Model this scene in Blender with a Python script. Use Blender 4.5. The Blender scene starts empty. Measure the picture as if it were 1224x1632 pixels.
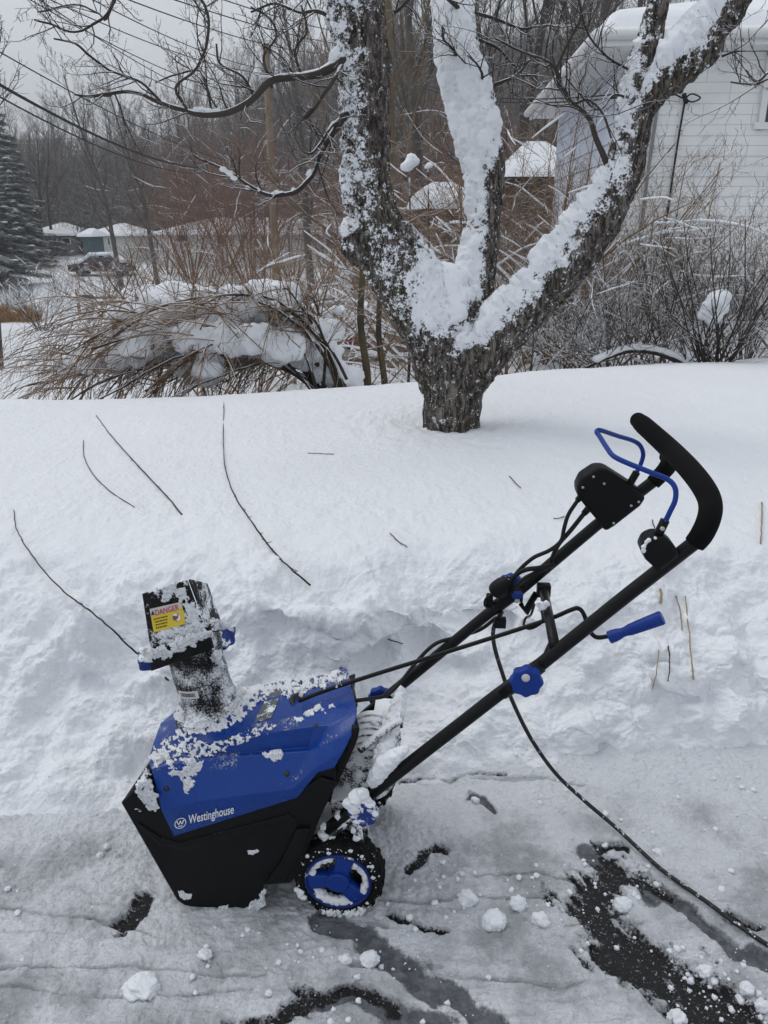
import bpy, bmesh, math, random
import numpy as np
from mathutils import Vector, Matrix
from mathutils.bvhtree import BVHTree
R = math.radians
# ---------------------------------------------------------------- camera, world, sun, exposure
scene = bpy.context.scene
col = scene.collection
CAMZ, PITCH = 1.45, R(20)
cam_d = bpy.data.cameras.new('camera'); cam = bpy.data.objects.new('camera', cam_d); col.objects.link(cam)
cam_d.sensor_fit = 'VERTICAL'; cam_d.sensor_height = 24.0; cam_d.lens = 12 / math.tan(R(33))
cam_d.clip_start = 0.05; cam_d.clip_end = 3000
cam.location = (0, 0, CAMZ); cam.rotation_euler = (R(70), 0, 0)
scene.camera = cam
world = bpy.data.worlds.new('World'); scene.world = world; world.use_nodes = True
wn = world.node_tree.nodes; wl = world.node_tree.links
bg = wn['Background']
sky = wn.new('ShaderNodeTexSky'); sky.sky_type = 'NISHITA'; sky.sun_disc = False
SUN_EL, SUN_AZ = R(58), R(-60)           # azimuth measured from +Y towards +X
sky.sun_elevation = SUN_EL; sky.sun_rotation = SUN_AZ
sky.air_density = 1.0; sky.dust_density = 4.0; sky.ozone_density = 1.0
hs = wn.new('ShaderNodeHueSaturation'); hs.inputs['Saturation'].default_value = 0.22
mixw = wn.new('ShaderNodeMix'); mixw.data_type = 'RGBA'
mixw.inputs['Factor'].default_value = 0.7
mixw.inputs['B'].default_value = (6.2, 6.6, 7.15, 1)      # the even grey of a snow cloud
wl.new(sky.outputs['Color'], hs.inputs['Color']); wl.new(hs.outputs['Color'], mixw.inputs['A'])
wl.new(mixw.outputs['Result'], bg.inputs['Color'])
bg.inputs['Strength'].default_value = 0.10
sun_d = bpy.data.lights.new('sun', 'SUN'); sun = bpy.data.objects.new('sun', sun_d); col.objects.link(sun)
sun_d.energy = 0.55; sun_d.angle = R(35); sun_d.color = (1.0, 0.97, 0.93)
sv = Vector((math.sin(SUN_AZ) * math.cos(SUN_EL), math.cos(SUN_AZ) * math.cos(SUN_EL), math.sin(SUN_EL)))
sun.rotation_euler = sv.to_track_quat('Z', 'Y').to_euler()
scene.view_settings.view_transform = 'Standard'; scene.view_settings.look = 'None'
scene.view_settings.exposure = 0.40; scene.view_settings.gamma = 1.0
scene.view_settings.use_curve_mapping = False
scene.render.engine = 'CYCLES'
scene.cycles.max_bounces = 6; scene.cycles.diffuse_bounces = 3; scene.cycles.use_denoising = True
# ---------------------------------------------------------------- photo geometry -> metres
FPX = 816 / math.tan(R(33))
C0 = np.array([0, 0, CAMZ])
DV = np.array([0, math.cos(PITCH), -math.sin(PITCH)]); UPV = np.array([0, math.sin(PITCH), math.cos(PITCH)])
def ray(x, y): return DV + np.array([(x - 612) / FPX, 0, 0]) + (816 - y) / FPX * UPV
def at(x, y, Y):                      # point seen there at distance Y (world y)
    r = ray(x, y); return C0 + r * (Y / r[1])
def gz(x, y, z=0.0):                  # point seen there on the level z
    r = ray(x, y); return C0 + r * ((z - CAMZ) / r[2])
def mpp(P):                           # metres per photo pixel at P
    return float((np.asarray(P) - C0) @ DV) / FPX
YAW = R(4.5)
MU = np.array([math.cos(YAW), -math.sin(YAW), 0]); MV = np.array([math.sin(YAW), math.cos(YAW), 0])
MO = gz(540, 1462)
def L(x, y, v):                       # machine coordinates (forward-back, across, up)
    r = ray(x, y); t = ((MO - C0) @ MV + v) / (r @ MV); P = C0 + r * t - MO
    return np.array([P @ MU, v, P[2]])
def W(p): p = np.asarray(p, float); return MO + p[..., 0:1] * MU + p[..., 1:2] * MV + p[..., 2:3] * np.array([0, 0, 1.])
def toL(P): P = np.asarray(P) - MO; return np.array([P @ MU, P @ MV, P[2]])
# ---------------------------------------------------------------- numpy noise
_rs = np.random.RandomState(11)
_perm = _rs.permutation(512).astype(np.int64); _perm = np.concatenate([_perm] * 3)
_grad = _rs.normal(size=(512, 3)); _grad /= np.linalg.norm(_grad, axis=1)[:, None]
_cell = _rs.rand(512, 3)
def _h(i, j, k): return _perm[(_perm[(_perm[i & 511] + j) & 511] + k) & 511]
def perlin(P):
    P = np.asarray(P, float); i0 = np.floor(P).astype(np.int64); f = P - i0
    u = f * f * f * (f * (f * 6 - 15) + 10); out = 0
    for dx in (0, 1):
        for dy in (0, 1):
            for dz in (0, 1):
                g = _grad[_h(i0[:, 0] + dx, i0[:, 1] + dy, i0[:, 2] + dz)]
                dt = g[:, 0] * (f[:, 0] - dx) + g[:, 1] * (f[:, 1] - dy) + g[:, 2] * (f[:, 2] - dz)
                w = (u[:, 0] if dx else 1 - u[:, 0]) * (u[:, 1] if dy else 1 - u[:, 1]) * (u[:, 2] if dz else 1 - u[:, 2])
                out = out + w * dt
    return out * 1.5
def fbm(P, oct=4, gain=.5):
    a = 1; s = 0; P = np.asarray(P, float)
    for o in range(oct): s = s + a * perlin(P + 17.3 * o); P = P * 2.03; a *= gain
    return s
def billow(P, oct=4, gain=.5):
    a = 1; s = 0; P = np.asarray(P, float)
    for o in range(oct): s = s + a * (np.abs(perlin(P + 9.1 * o)) * 2 - .5); P = P * 2.1; a *= gain
    return s
def worley(P):
    P = np.asarray(P, float); i0 = np.floor(P).astype(np.int64); best = np.full(len(P), 9.)
    for dx in (-1, 0, 1):
        for dy in (-1, 0, 1):
            for dz in (-1, 0, 1):
                c = i0 + np.array([dx, dy, dz]); q = c + _cell[_h(c[:, 0], c[:, 1], c[:, 2])]
                best = np.minimum(best, ((P - q) ** 2).sum(1))
    return np.sqrt(best)
def sstep(x, a, b): t = np.clip((np.asarray(x, float) - a) / (b - a), 0, 1); return t * t * (3 - 2 * t)
# ---------------------------------------------------------------- mesh helpers
def link_mesh(name, me, mat, parent=None, loc=None):
    o = bpy.data.objects.new(name, me); col.objects.link(o)
    if mat is not None and len(me.materials) == 0: me.materials.append(mat)
    if parent is not None: o.parent = parent
    if loc is not None: o.location = tuple(loc)
    return o
class MB:
    def __init__(s): s.V = []; s.n = 0; s.F = []      # faces: list of int arrays (m,k)
    def add(s, V, *Fs):
        V = np.asarray(V, float).reshape(-1, 3)
        for F in Fs:
            if len(F): s.F.append(np.asarray(F, np.int64) + s.n)
        s.V.append(V); s.n += len(V); return s
    def tube(s, P, r, k=8, cap=True):
        P = np.asarray(P, float); n = len(P); r = np.broadcast_to(np.asarray(r, float), (n,))
        T = np.gradient(P, axis=0); T /= np.linalg.norm(T, axis=1)[:, None] + 1e-12
        ref = np.array([0, 0, 1.]) if abs(T[0, 2]) < .9 else np.array([1., 0, 0])
        N = np.zeros_like(P); v = ref - (ref @ T[0]) * T[0]; v /= np.linalg.norm(v)
        for i in range(n):
            v = v - (v @ T[i]) * T[i]; v /= np.linalg.norm(v) + 1e-12; N[i] = v
        B = np.cross(T, N); a = np.arange(k) * 2 * math.pi / k
        V = P[:, None] + r[:, None, None] * (np.cos(a)[None, :, None] * N[:, None] + np.sin(a)[None, :, None] * B[:, None])
        i = np.arange(n - 1)[:, None] * k; j = np.arange(k)[None]; j2 = (j + 1) % k
        F = np.stack([i + j, i + j2, i + k + j2, i + k + j], -1).reshape(-1, 4)
        Fs = [F]
        if cap: Fs += [np.arange(k)[::-1][None], (np.arange(k) + (n - 1) * k)[None]]
        return s.add(V, *Fs)
    def tubes(s, paths, radii, k=3):                   # many thin ones, grouped by length
        g = {}
        for p, r in zip(paths, radii): g.setdefault(len(p), []).append((p, r))
        for n, lst in g.items():
            P = np.array([a for a, _ in lst], float); r = np.array([np.broadcast_to(b, (n,)) for _, b in lst], float)
            T = np.gradient(P, axis=1); T /= np.linalg.norm(T, axis=2, keepdims=True) + 1e-12
            m = P[:, -1] - P[:, 0]; m /= np.linalg.norm(m, axis=1, keepdims=True) + 1e-12
            ref = np.where(np.abs(m[:, 2:3]) < .8, np.array([[0, 0, 1.]]), np.array([[1., 0, 0]]))[:, None]
            N = ref - (ref * T).sum(2, keepdims=True) * T; N /= np.linalg.norm(N, axis=2, keepdims=True) + 1e-9
            B = np.cross(T, N); a = np.arange(k) * 2 * math.pi / k
            V = P[:, :, None] + r[:, :, None, None] * (np.cos(a)[:, None] * N[:, :, None] + np.sin(a)[:, None] * B[:, :, None])
            q = np.arange(len(P))[:, None, None] * n * k; i = np.arange(n - 1)[None, :, None] * k; j = np.arange(k)[None, None]; j2 = (j + 1) % k
            s.add(V, np.stack([q + i + j, q + i + j2, q + i + k + j2, q + i + k + j], -1).reshape(-1, 4))
        return s
    def box(s, c, h, rot=None):
        c = np.asarray(c, float); h = np.asarray(h, float)
        V = np.array([[x, y, z] for x in (-1, 1) for y in (-1, 1) for z in (-1, 1)], float) * h
        if rot is not None: V = V @ np.asarray(rot).T
        return s.add(V + c, [[0, 1, 3, 2], [4, 6, 7, 5], [0, 4, 5, 1], [2, 3, 7, 6], [0, 2, 6, 4], [1, 5, 7, 3]])
    def prism(s, poly0, poly1):                        # two rings of equal length
        n = len(poly0); V = np.concatenate([poly0, poly1]); i = np.arange(n); j = (i + 1) % n
        return s.add(V, np.stack([i, j, j + n, i + n], 1), i[::-1][None], (i + n)[None])
    def lathe(s, c, axis, prof, k=24, cap=True):       # prof: (offset along axis, radius)
        axis = np.asarray(axis, float) / np.linalg.norm(axis)
        return s.tube_rings(c, axis, prof, k, cap)
    def tube_rings(s, c, ax, prof, k, cap):
        ref = np.array([0, 0, 1.]) if abs(ax[2]) < .9 else np.array([1., 0, 0])
        N = ref - (ref @ ax) * ax; N /= np.linalg.norm(N); B = np.cross(ax, N); a = np.arange(k) * 2 * math.pi / k
        prof = np.asarray(prof, float); n = len(prof)
        V = np.asarray(c, float) + prof[:, 0][:, None, None] * ax + prof[:, 1][:, None, None] * (np.cos(a)[None, :, None] * N + np.sin(a)[None, :, None] * B)
        i = np.arange(n - 1)[:, None] * k; j = np.arange(k)[None]; j2 = (j + 1) % k
        Fs = [np.stack([i + j, i + j2, i + k + j2, i + k + j], -1).reshape(-1, 4)]
        if cap: Fs += [np.arange(k)[::-1][None], (np.arange(k) + (n - 1) * k)[None]]
        return s.add(V, *Fs)
    def grid(s, V, nu, nv):                            # V of shape (nu*nv,3)
        i = np.arange(nu - 1)[:, None] * nv; j = np.arange(nv - 1)[None]
        return s.add(V, np.stack([i + j, i + nv + j, i + nv + j + 1, i + j + 1], -1).reshape(-1, 4))
    def blob(s, c, r, sub=1, flat=1, nrm=(0, 0, 1), seed=0, rough=.25):
        V, F = ICO[sub]; V = V.copy()
        if rough: V = V * (1 + rough * perlin(V * 1.6 + seed * 3.7))[:, None]
        n = np.asarray(nrm, float); n = n / np.linalg.norm(n)
        V = V - (1 - flat) * (V @ n)[:, None] * n
        return s.add(V * np.asarray(r) + np.asarray(c), F)
    def mesh(s, name, smooth=True):
        V = np.concatenate(s.V); me = bpy.data.meshes.new(name)
        me.vertices.add(len(V)); me.vertices.foreach_set('co', V.ravel())
        nl = sum(F.size for F in s.F); nf = sum(len(F) for F in s.F)
        me.loops.add(nl); me.polygons.add(nf)
        me.loops.foreach_set('vertex_index', np.concatenate([F.ravel() for F in s.F]).astype(np.int32))
        tot = np.concatenate([np.full(len(F), F.shape[1]) for F in s.F]); st = np.concatenate([[0], np.cumsum(tot)[:-1]])
        me.polygons.foreach_set('loop_start', st.astype(np.int32)); me.polygons.foreach_set('loop_total', tot.astype(np.int32))
        me.polygons.foreach_set('use_smooth', np.full(nf, smooth)); me.update(); me.validate()
        return me
    def build(s, name, mat, parent=None, smooth=True, loc=None, bevel=0, seg=2, angle=None, fixn=False):
        me = s.mesh(name, smooth)
        if fixn:
            bm = bmesh.new(); bm.from_mesh(me); bmesh.ops.recalc_face_normals(bm, faces=bm.faces); bm.to_mesh(me); bm.free()
        o = link_mesh(name, me, mat, parent, loc)
        if bevel:
            m = o.modifiers.new('b', 'BEVEL'); m.width = bevel; m.segments = seg; m.limit_method = 'ANGLE'; m.angle_limit = R(28); m.harden_normals = False
        if angle is not None:
            try: me.set_sharp_from_angle(angle=R(angle))
            except Exception: pass
        return o
def _ico(n):
    bm = bmesh.new(); bmesh.ops.create_icosphere(bm, subdivisions=n, radius=1)
    V = np.array([v.co[:] for v in bm.verts]); F = np.array([[v.index for v in f.verts] for f in bm.faces]); bm.free(); return V, F
ICO = {1: _ico(1), 2: _ico(2), 3: _ico(3), 4: _ico(4), 5: _ico(5)}
def addattr(me, name, arr):
    a = me.attributes.new(name, 'FLOAT', 'POINT'); a.data.foreach_set('value', np.asarray(arr, np.float32))
def coords(me): a = np.zeros(len(me.vertices) * 3); me.vertices.foreach_get('co', a); return a.reshape(-1, 3)
def normals(me): a = np.zeros(len(me.vertices) * 3); me.vertices.foreach_get('normal', a); return a.reshape(-1, 3)
def setco(me, V): me.vertices.foreach_set('co', np.asarray(V, float).ravel()); me.update()
def remeshed(mb, name, voxel, smooth_it=0):
    me = mb.mesh(name); o = bpy.data.objects.new('tmp', me); col.objects.link(o)
    m = o.modifiers.new('r', 'REMESH'); m.mode = 'VOXEL'; m.voxel_size = voxel; m.use_smooth_shade = True
    if smooth_it: q = o.modifiers.new('s', 'SMOOTH'); q.factor = .5; q.iterations = smooth_it
    dg = bpy.context.evaluated_depsgraph_get(); me2 = bpy.data.meshes.new_from_object(o.evaluated_get(dg))
    bpy.data.objects.remove(o); bpy.data.meshes.remove(me); me2.name = name; return me2
def catmull(P, m=8):
    P = np.asarray(P, float); Q = np.concatenate([[2 * P[0] - P[1]], P, [2 * P[-1] - P[-2]]]); out = []
    for i in range(1, len(Q) - 2):
        t = np.linspace(0, 1, m, endpoint=False)[:, None]; a, b, c, d = Q[i - 1], Q[i], Q[i + 1], Q[i + 2]
        out.append(.5 * (2 * b + (c - a) * t + (2 * a - 5 * b + 4 * c - d) * t ** 2 + (3 * b - 3 * c + d - a) * t ** 3))
    out.append(P[-1:]); return np.concatenate(out)
def empty(name, loc=(0, 0, 0), rz=0, parent=None):
    o = bpy.data.objects.new(name, None); col.objects.link(o); o.location = tuple(loc); o.rotation_euler = (0, 0, rz)
    o.empty_display_size = .1
    if parent: o.parent = parent
    return o
def tag(o, label=None, cat=None, group=None, kind=None):
    if label: o['label'] = label
    if cat: o['category'] = cat
    if group: o['group'] = group
    if kind: o['kind'] = kind
    return o
def children(o): return list(CH.get(o.name, ()))
CH = {}
def copy_tree(o, parent=None):
    kids = [c for c in bpy.data.objects if c.parent == o]
    c = o.copy(); col.objects.link(c)
    if parent: c.parent = parent
    for k in kids: copy_tree(k, c)
    return c
def bvh_of(me, off=None):
    me.calc_loop_triangles(); V = coords(me)
    if off is not None: V = off(V)
    T = np.zeros(len(me.loop_triangles) * 3, np.int32); me.loop_triangles.foreach_get('vertices', T)
    return BVHTree.FromPolygons([tuple(v) for v in V], [tuple(t) for t in T.reshape(-1, 3).tolist()])
def cast(bvhs, x, y):
    r = ray(x, y); r = r / np.linalg.norm(r); best = None
    for b in bvhs:
        h = b.ray_cast(Vector(C0), Vector(r), 400)
        if h[0] is not None and (best is None or h[3] < best[2]): best = (np.array(h[0]), np.array(h[1]), h[3])
    return best
# ---------------------------------------------------------------- materials
def nmat(name, rough=.5, col_=(.5, .5, .5), spec=.5, metal=0):
    m = bpy.data.materials.new(name); m.use_nodes = True; b = m.node_tree.nodes['Principled BSDF']
    b.inputs['Base Color'].default_value = (*col_, 1); b.inputs['Roughness'].default_value = rough
    b.inputs['Specular IOR Level'].default_value = spec; b.inputs['Metallic'].default_value = metal
    return m, m.node_tree.nodes, m.node_tree.links, b
def node(n, t, **k):
    x = n.new(t)
    for a, b in k.items():
        if a.startswith('i_'): x.inputs[a[2:]].default_value = b
        else: setattr(x, a, b)
    return x
def noise(n, l, vec, scale, detail=4, rough=.55, dist=0):
    x = n.new('ShaderNodeTexNoise'); x.inputs['Scale'].default_value = scale; x.inputs['Detail'].default_value = detail
    x.inputs['Roughness'].default_value = rough; x.inputs['Distortion'].default_value = dist
    if vec is not None: l.new(vec, x.inputs['Vector'])
    return x.outputs['Fac']
def mrange(n, l, v, a, b, c=0, d=1, smooth=True):
    x = n.new('ShaderNodeMapRange'); x.interpolation_type = 'SMOOTHSTEP' if smooth else 'LINEAR'
    for i, q in zip(('From Min', 'From Max', 'To Min', 'To Max'), (a, b, c, d)): x.inputs[i].default_value = q
    l.new(v, x.inputs['Value']); return x.outputs['Result']
def mth(n, l, op, a, b=None, clamp=False):
    x = n.new('ShaderNodeMath'); x.operation = op; x.use_clamp = clamp
    for i, q in enumerate((a, b)):
        if q is None: continue
        if isinstance(q, (int, float)): x.inputs[i].default_value = q
        else: l.new(q, x.inputs[i])
    return x.outputs[0]
def mixc(n, l, f, a, b):
    x = n.new('ShaderNodeMix'); x.data_type = 'RGBA'
    for i, q in ((0, f), (6, a), (7, b)):
        if isinstance(q, (int, float)): x.inputs[i].default_value = q
        elif isinstance(q, tuple): x.inputs[i].default_value = (*q, 1)
        else: l.new(q, x.inputs[i])
    return x.outputs[2]
def bump(n, l, b, hs, prev=None):
    for h, dist, st in hs:
        x = n.new('ShaderNodeBump'); x.inputs['Distance'].default_value = dist; x.inputs['Strength'].default_value = st
        l.new(h, x.inputs['Height'])
        if prev is not None: l.new(prev, x.inputs['Normal'])
        prev = x.outputs['Normal']
    l.new(prev, b.inputs['Normal'])
def ocoord(n): return n.new('ShaderNodeTexCoord').outputs['Object']
def sep(n, l, v):
    x = n.new('ShaderNodeSeparateXYZ'); l.new(v, x.inputs[0]); return x.outputs
SNOW = (.82, .84, .875)
def snow_material(name, fine=1.0, scale=1.0, base=SNOW, dirt=0.0):
    m, n, l, b = nmat(name, .75, base, .25)
    o = ocoord(n)
    c = noise(n, l, o, 2.2 * scale, 5, .6); c2 = noise(n, l, o, 40 * scale, 3, .6)
    colr = mixc(n, l, mrange(n, l, c, .35, .7), tuple(x * .95 for x in base), base)
    colr = mixc(n, l, mrange(n, l, c2, .3, .75), tuple(x * .96 for x in base), colr)
    if dirt:
        d = noise(n, l, o, 9 * scale, 8, .75); colr = mixc(n, l, mrange(n, l, d, .66, .78, 0, dirt), colr, (.30, .26, .2))
    l.new(colr, b.inputs['Base Color'])
    bump(n, l, b, [(noise(n, l, o, 30 * scale, 5, .6), .012 * fine / scale, .9), (noise(n, l, o, 160 * scale, 3, .6), .003 * fine / scale, .8)])
    return m
def dusted(name, base, rough=.45, thr=.6, soft=.05, big=14, small=150, up=.12, spec=.4, wet=0, wsmall=.28, coat=0):
    """plastic or metal with wind-blown snow grains sticking to it"""
    m, n, l, b = nmat(name, rough, base, spec)
    o = ocoord(n); g = n.new('ShaderNodeNewGeometry')
    f = mth(n, l, 'MULTIPLY', noise(n, l, o, big, 5, .6), 1 - wsmall)
    f = mth(n, l, 'ADD', f, mth(n, l, 'MULTIPLY', noise(n, l, o, small, 3, .7), wsmall))
    f = mth(n, l, 'ADD', f, mth(n, l, 'MULTIPLY', sep(n, l, g.outputs['Normal'])[2], up))
    k = mrange(n, l, f, thr, thr + soft)
    bc = mixc(n, l, mrange(n, l, noise(n, l, o, 8, 4), .3, .8), tuple(x * .85 for x in base), base)
    l.new(mixc(n, l, k, bc, SNOW), b.inputs['Base Color'])
    rr = mrange(n, l, k, 0, 1, rough, .8, False)
    if wet: rr = mth(n, l, 'SUBTRACT', rr, mth(n, l, 'MULTIPLY', mrange(n, l, noise(n, l, o, 30, 4), .45, .6), wet))
    l.new(rr, b.inputs['Roughness'])
    bump(n, l, b, [(k, .003, .8), (noise(n, l, o, 400, 2), .0004, .5)])
    return m
def twig_material(name, c1, c2, snow=.5, snowthr=.45, rough=.85):
    m, n, l, b = nmat(name, rough, c1, .2)
    o = ocoord(n); g = n.new('ShaderNodeNewGeometry')
    cc = mixc(n, l, mrange(n, l, noise(n, l, o, 1.6, 5), .35, .65), c1, c2)
    if snow:
        z = mth(n, l, 'ADD', sep(n, l, g.outputs['Normal'])[2], mth(n, l, 'MULTIPLY', mth(n, l, 'SUBTRACT', noise(n, l, o, 6, 4), .5), 1.8))
        cc = mixc(n, l, mth(n, l, 'MULTIPLY', mrange(n, l, z, snowthr, snowthr + .25), snow), cc, SNOW)
    l.new(cc, b.inputs['Base Color']); return m
M = {}
M['snow'] = snow_material('snow')
M['snow_soft'] = snow_material('snow_soft', .6, .5)
M['snow_far'] = snow_material('snow_far', 1, .12)
M['black'] = dusted('black_plastic', (.0045, .0045, .0055), .5, .70, .04, wet=.08, spec=.16)
M['black_dust'] = dusted('black_plastic_dusted', (.006, .006, .007), .55, .47, .14, 16, 260, .05, wsmall=.4, spec=.2)
M['black_hood'] = dusted('black_hood_snowy', (.006, .006, .007), .55, .49, .07, 20, 190, .06, wsmall=.35, spec=.2)
M['tube'] = dusted('black_painted_tube', (.004, .004, .005), .4, .70, .05, 30, 200, .02, spec=.2)
M['tube_snowy'] = dusted('tube_snowy', (.008, .008, .009), .5, .45, .08, 40, 260, .12, wsmall=.45)
M['grip'] = dusted('grip_foam', (.0035, .0035, .004), .85, .80, .02, spec=.12)
M['rubber'] = dusted('rubber', (.006, .006, .006), .8, .60, .03, 45, 260, .02, wsmall=.4, spec=.15)
M['blue'] = dusted('blue_plastic', (.004, .043, .25), .36, .63, .10, 13, 230, .075, wet=.16, spec=.28, wsmall=.3)
M['blue_clean'] = dusted('blue_knob_plastic', (.004, .036, .25), .45, .78, .03, spec=.25)
M['blue_rim'] = dusted('blue_rim', (.004, .022, .16), .45, .60, .05, 40, 200, .05, spec=.25)
M['cable'], *_ = nmat('cable', .5, (.005, .005, .005), .25)
M['bolt'], *_ = nmat('bolt', .3, (.5, .5, .5), .5, .9)
# ================================================================ terrain
def crestY(X): return 4.60 + .47 * X + .25 * np.minimum(0, X + .8)
def far_z(X, Y):
    zl = np.interp(Y, [5, 6, 8, 12, 22, 34, 45, 60, 85, 110, 160, 230, 400], [.40, .1, -.55, -1.35, -2.1, -2.5, -2.45, -2.0, -.9, 2, 12, 24, 30])
    zr = np.interp(Y, [5, 6.5, 9, 20, 30, 45, 60, 85, 110, 160, 230, 400], [.42, .12, -.1, -.5, -1.4, -2.2, -2.0, -.9, 2, 12, 26, 34])
    w = sstep(X / np.maximum(Y, 1), .07, .2)
    return zl * (1 - w) + zr * w + sstep(Y, 75, 140) * (17 * sstep(X / np.maximum(Y, 1), -.30, .02) - 1)
def yard_z(X, Y):
    c = crestY(X); t = np.clip((Y - c) / 3.2, 0, 1); t2 = t * t * (3 - 2 * t)
    top = .425 - .02 * sstep(Y, 3, 5) + .03 * np.sin(X * 1.1 + .5) * sstep(Y, 2.6, 3.4)
    return top * (1 - t2) + far_z(X, Y) * t2
def lerp_prof(profs, X):                     # profs: list of (x, [(y,z)...])
    xs = [p[0] for p in profs]; arr = np.array([p[1] for p in profs])       # (k,m,2)
    out = np.zeros((len(X), arr.shape[1], 2))
    for i in range(arr.shape[1]):
        for j in range(2): out[:, i, j] = np.interp(X, xs, arr[:, i, j])
    return out
BANK = [(-1.15, [(1.50, -.05), (1.66, 0), (1.84, .09), (2.02, .20), (2.24, .31), (2.45, .395), (2.75, .43)]),
        (-.62, [(1.55, -.05), (1.70, 0), (1.86, .10), (2.00, .19), (2.14, .30), (2.36, .40), (2.75, .43)]),
        (-.30, [(1.60, -.05), (1.76, 0), (1.88, .10), (2.04, .19), (2.17, .36), (2.32, .415), (2.75, .435)]),
        (.00, [(1.62, -.05), (1.80, 0), (1.93, .12), (2.13, .20), (2.19, .37), (2.34, .42), (2.75, .435)]),
        (.25, [(1.62, -.05), (1.81, 0), (1.94, .09), (2.10, .16), (2.20, .37), (2.34, .42), (2.75, .435)]),
        (.60, [(1.66, -.05), (1.86, 0), (1.95, .10), (2.06, .20), (2.24, .37), (2.36, .425), (2.75, .44)]),
        (1.15, [(1.68, -.05), (1.88, 0), (1.98, .11), (2.08, .22), (2.24, .36), (2.40, .43), (2.75, .45)])]
def build_bank():
    NX, NS, NY = 860, 330, 250
    # face
    s = np.linspace(0, 1, NS); knots = [0, .10, .33, .55, .76, .90, 1.0]
    xi = np.linspace(-1, 1, NX)
    X0 = xi * 1.55
    pr = lerp_prof(BANK, X0)
    Yf = np.zeros((NX, NS)); Zf = np.zeros((NX, NS))
    for i in range(NX):
        Yf[i] = np.interp(s, knots, pr[i, :, 0]); Zf[i] = np.interp(s, knots, pr[i, :, 1])
    ker = np.hanning(27); ker /= ker.sum()
    sm = lambda A: np.apply_along_axis(lambda v: np.convolve(np.pad(v, 13, 'edge'), ker, 'valid'), 1, A)
    Yf, Zf = sm(Yf), sm(Zf)
    # yard
    t = np.linspace(0, 1, NY + 1)[1:]; yy = 2.75 + (t ** 1.7) * 8.0
    Yy = np.repeat(yy[None], NX, 0); Y = np.concatenate([Yf, Yy], 1)
    X = xi[:, None] * (1.55 + np.maximum(Y - 2.4, 0) * .85)
    zy = yard_z(X[:, NS:].ravel(), Yy.ravel()).reshape(NX, NY)
    blend = sstep(yy, 2.75, 3.2)[None]
    zy = zy * blend + Zf[:, -1:] * (1 - blend)
    Z = np.concatenate([Zf, zy], 1)
    ns = NS + NY
    P = np.stack([X, Y, Z], -1)
    # large wobble of foot and ledge
    q = np.stack([X.ravel() * 1, Y.ravel() * .0, Z.ravel() * 2], 1)
    face = (sstep(Z.ravel(), -.03, .06) * (1 - sstep(Y.ravel(), 2.25, 2.7)))
    P = P.reshape(-1, 3)
    P[:, 1] += .075 * fbm(q * 2.4, 3) * face
    du = np.gradient(P.reshape(NX, ns, 3), axis=0); dv = np.gradient(P.reshape(NX, ns, 3), axis=1)
    N = np.cross(du, dv); N /= np.linalg.norm(N, axis=2, keepdims=True); N = N.reshape(-1, 3)
    Pw = P + .03 * np.stack([perlin(P * 9), perlin(P * 9 + 31), perlin(P * 9 + 63)], 1)
    near = np.where(P[:, 1] < 3.2)[0]
    D = np.zeros(len(P)); w1 = 1 - worley(Pw[near] * 6.0); w2 = 1 - worley(Pw[near] * 15)
    rough = .6 + .4 * sstep(fbm(P[near] * 2.1 + 5, 2), -.2, .3)
    D[near] += face[near] * rough * (.105 * (w1 - .45) + .018 * (w2 - .45)) * (1 - .75 * sstep(P[near, 2], .30, .40))
    D += face * (.075 * fbm(P * np.array([3.0, 3, 3]) + 3, 3) + .010 * fbm(P * 22, 4, .6))
    D[near] += face[near] * .014 * np.clip(billow(Pw[near] * 8, 3), -.5, 1) * sstep(fbm(P[near] * 3 + 40, 2), -.15, .3)
    top = sstep(P[:, 1], 2.2, 2.9)
    edge = 1 - sstep(P[:, 1] - 2.3, .2, 1.0)
    D += top * (.014 * fbm(P * 1.3 + 7, 3) + (.0035 + .006 * edge) * fbm(P * np.array([16, 9, 10]), 3) + .0022 * fbm(P * 60, 2))
    # footprints and slumps left of middle, rim of the hole behind the chute
    def dent(x, y, r, d):
        nonlocal D; D = D - d * np.exp(-(((P[:, 0] - x) / r) ** 2 + ((P[:, 1] - y) / r) ** 2))
    dent(-.30, 2.24, .10, .07); dent(-.14, 2.20, .09, .08); dent(.10, 2.20, .10, .06); dent(.35, 2.20, .16, .05); dent(.95, 2.12, .09, .04); dent(.72, 2.02, .08, .03); dent(-.92, 2.30, .05, .03)
    dent(-1.02, 1.98, .12, .04); dent(-.72, 2.1, .1, .03)
    # tree well
    tr = np.hypot(P[:, 0] - .37, P[:, 1] - 4.19); D -= .018 * np.exp(-((tr - .17) / .10) ** 2) * (tr < 1); D += .012 * np.exp(-((tr - .45) / .2) ** 2) + (tr < .6) * .010 * fbm(P * 14, 3)
    P = P + N * D[:, None]
    mb = MB().grid(P, NX, ns); me = mb.mesh('snow_bank')
    o = link_mesh('snowy_yard', me, M['snow_bank']); tag(o, kind='structure'); return o
M['snow_bank'] = snow_material('snow_bank', 1.0, 1.0, (.81, .83, .865), dirt=.10)
bank = build_bank(); BANKB = bvh_of(bank.data)
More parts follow.
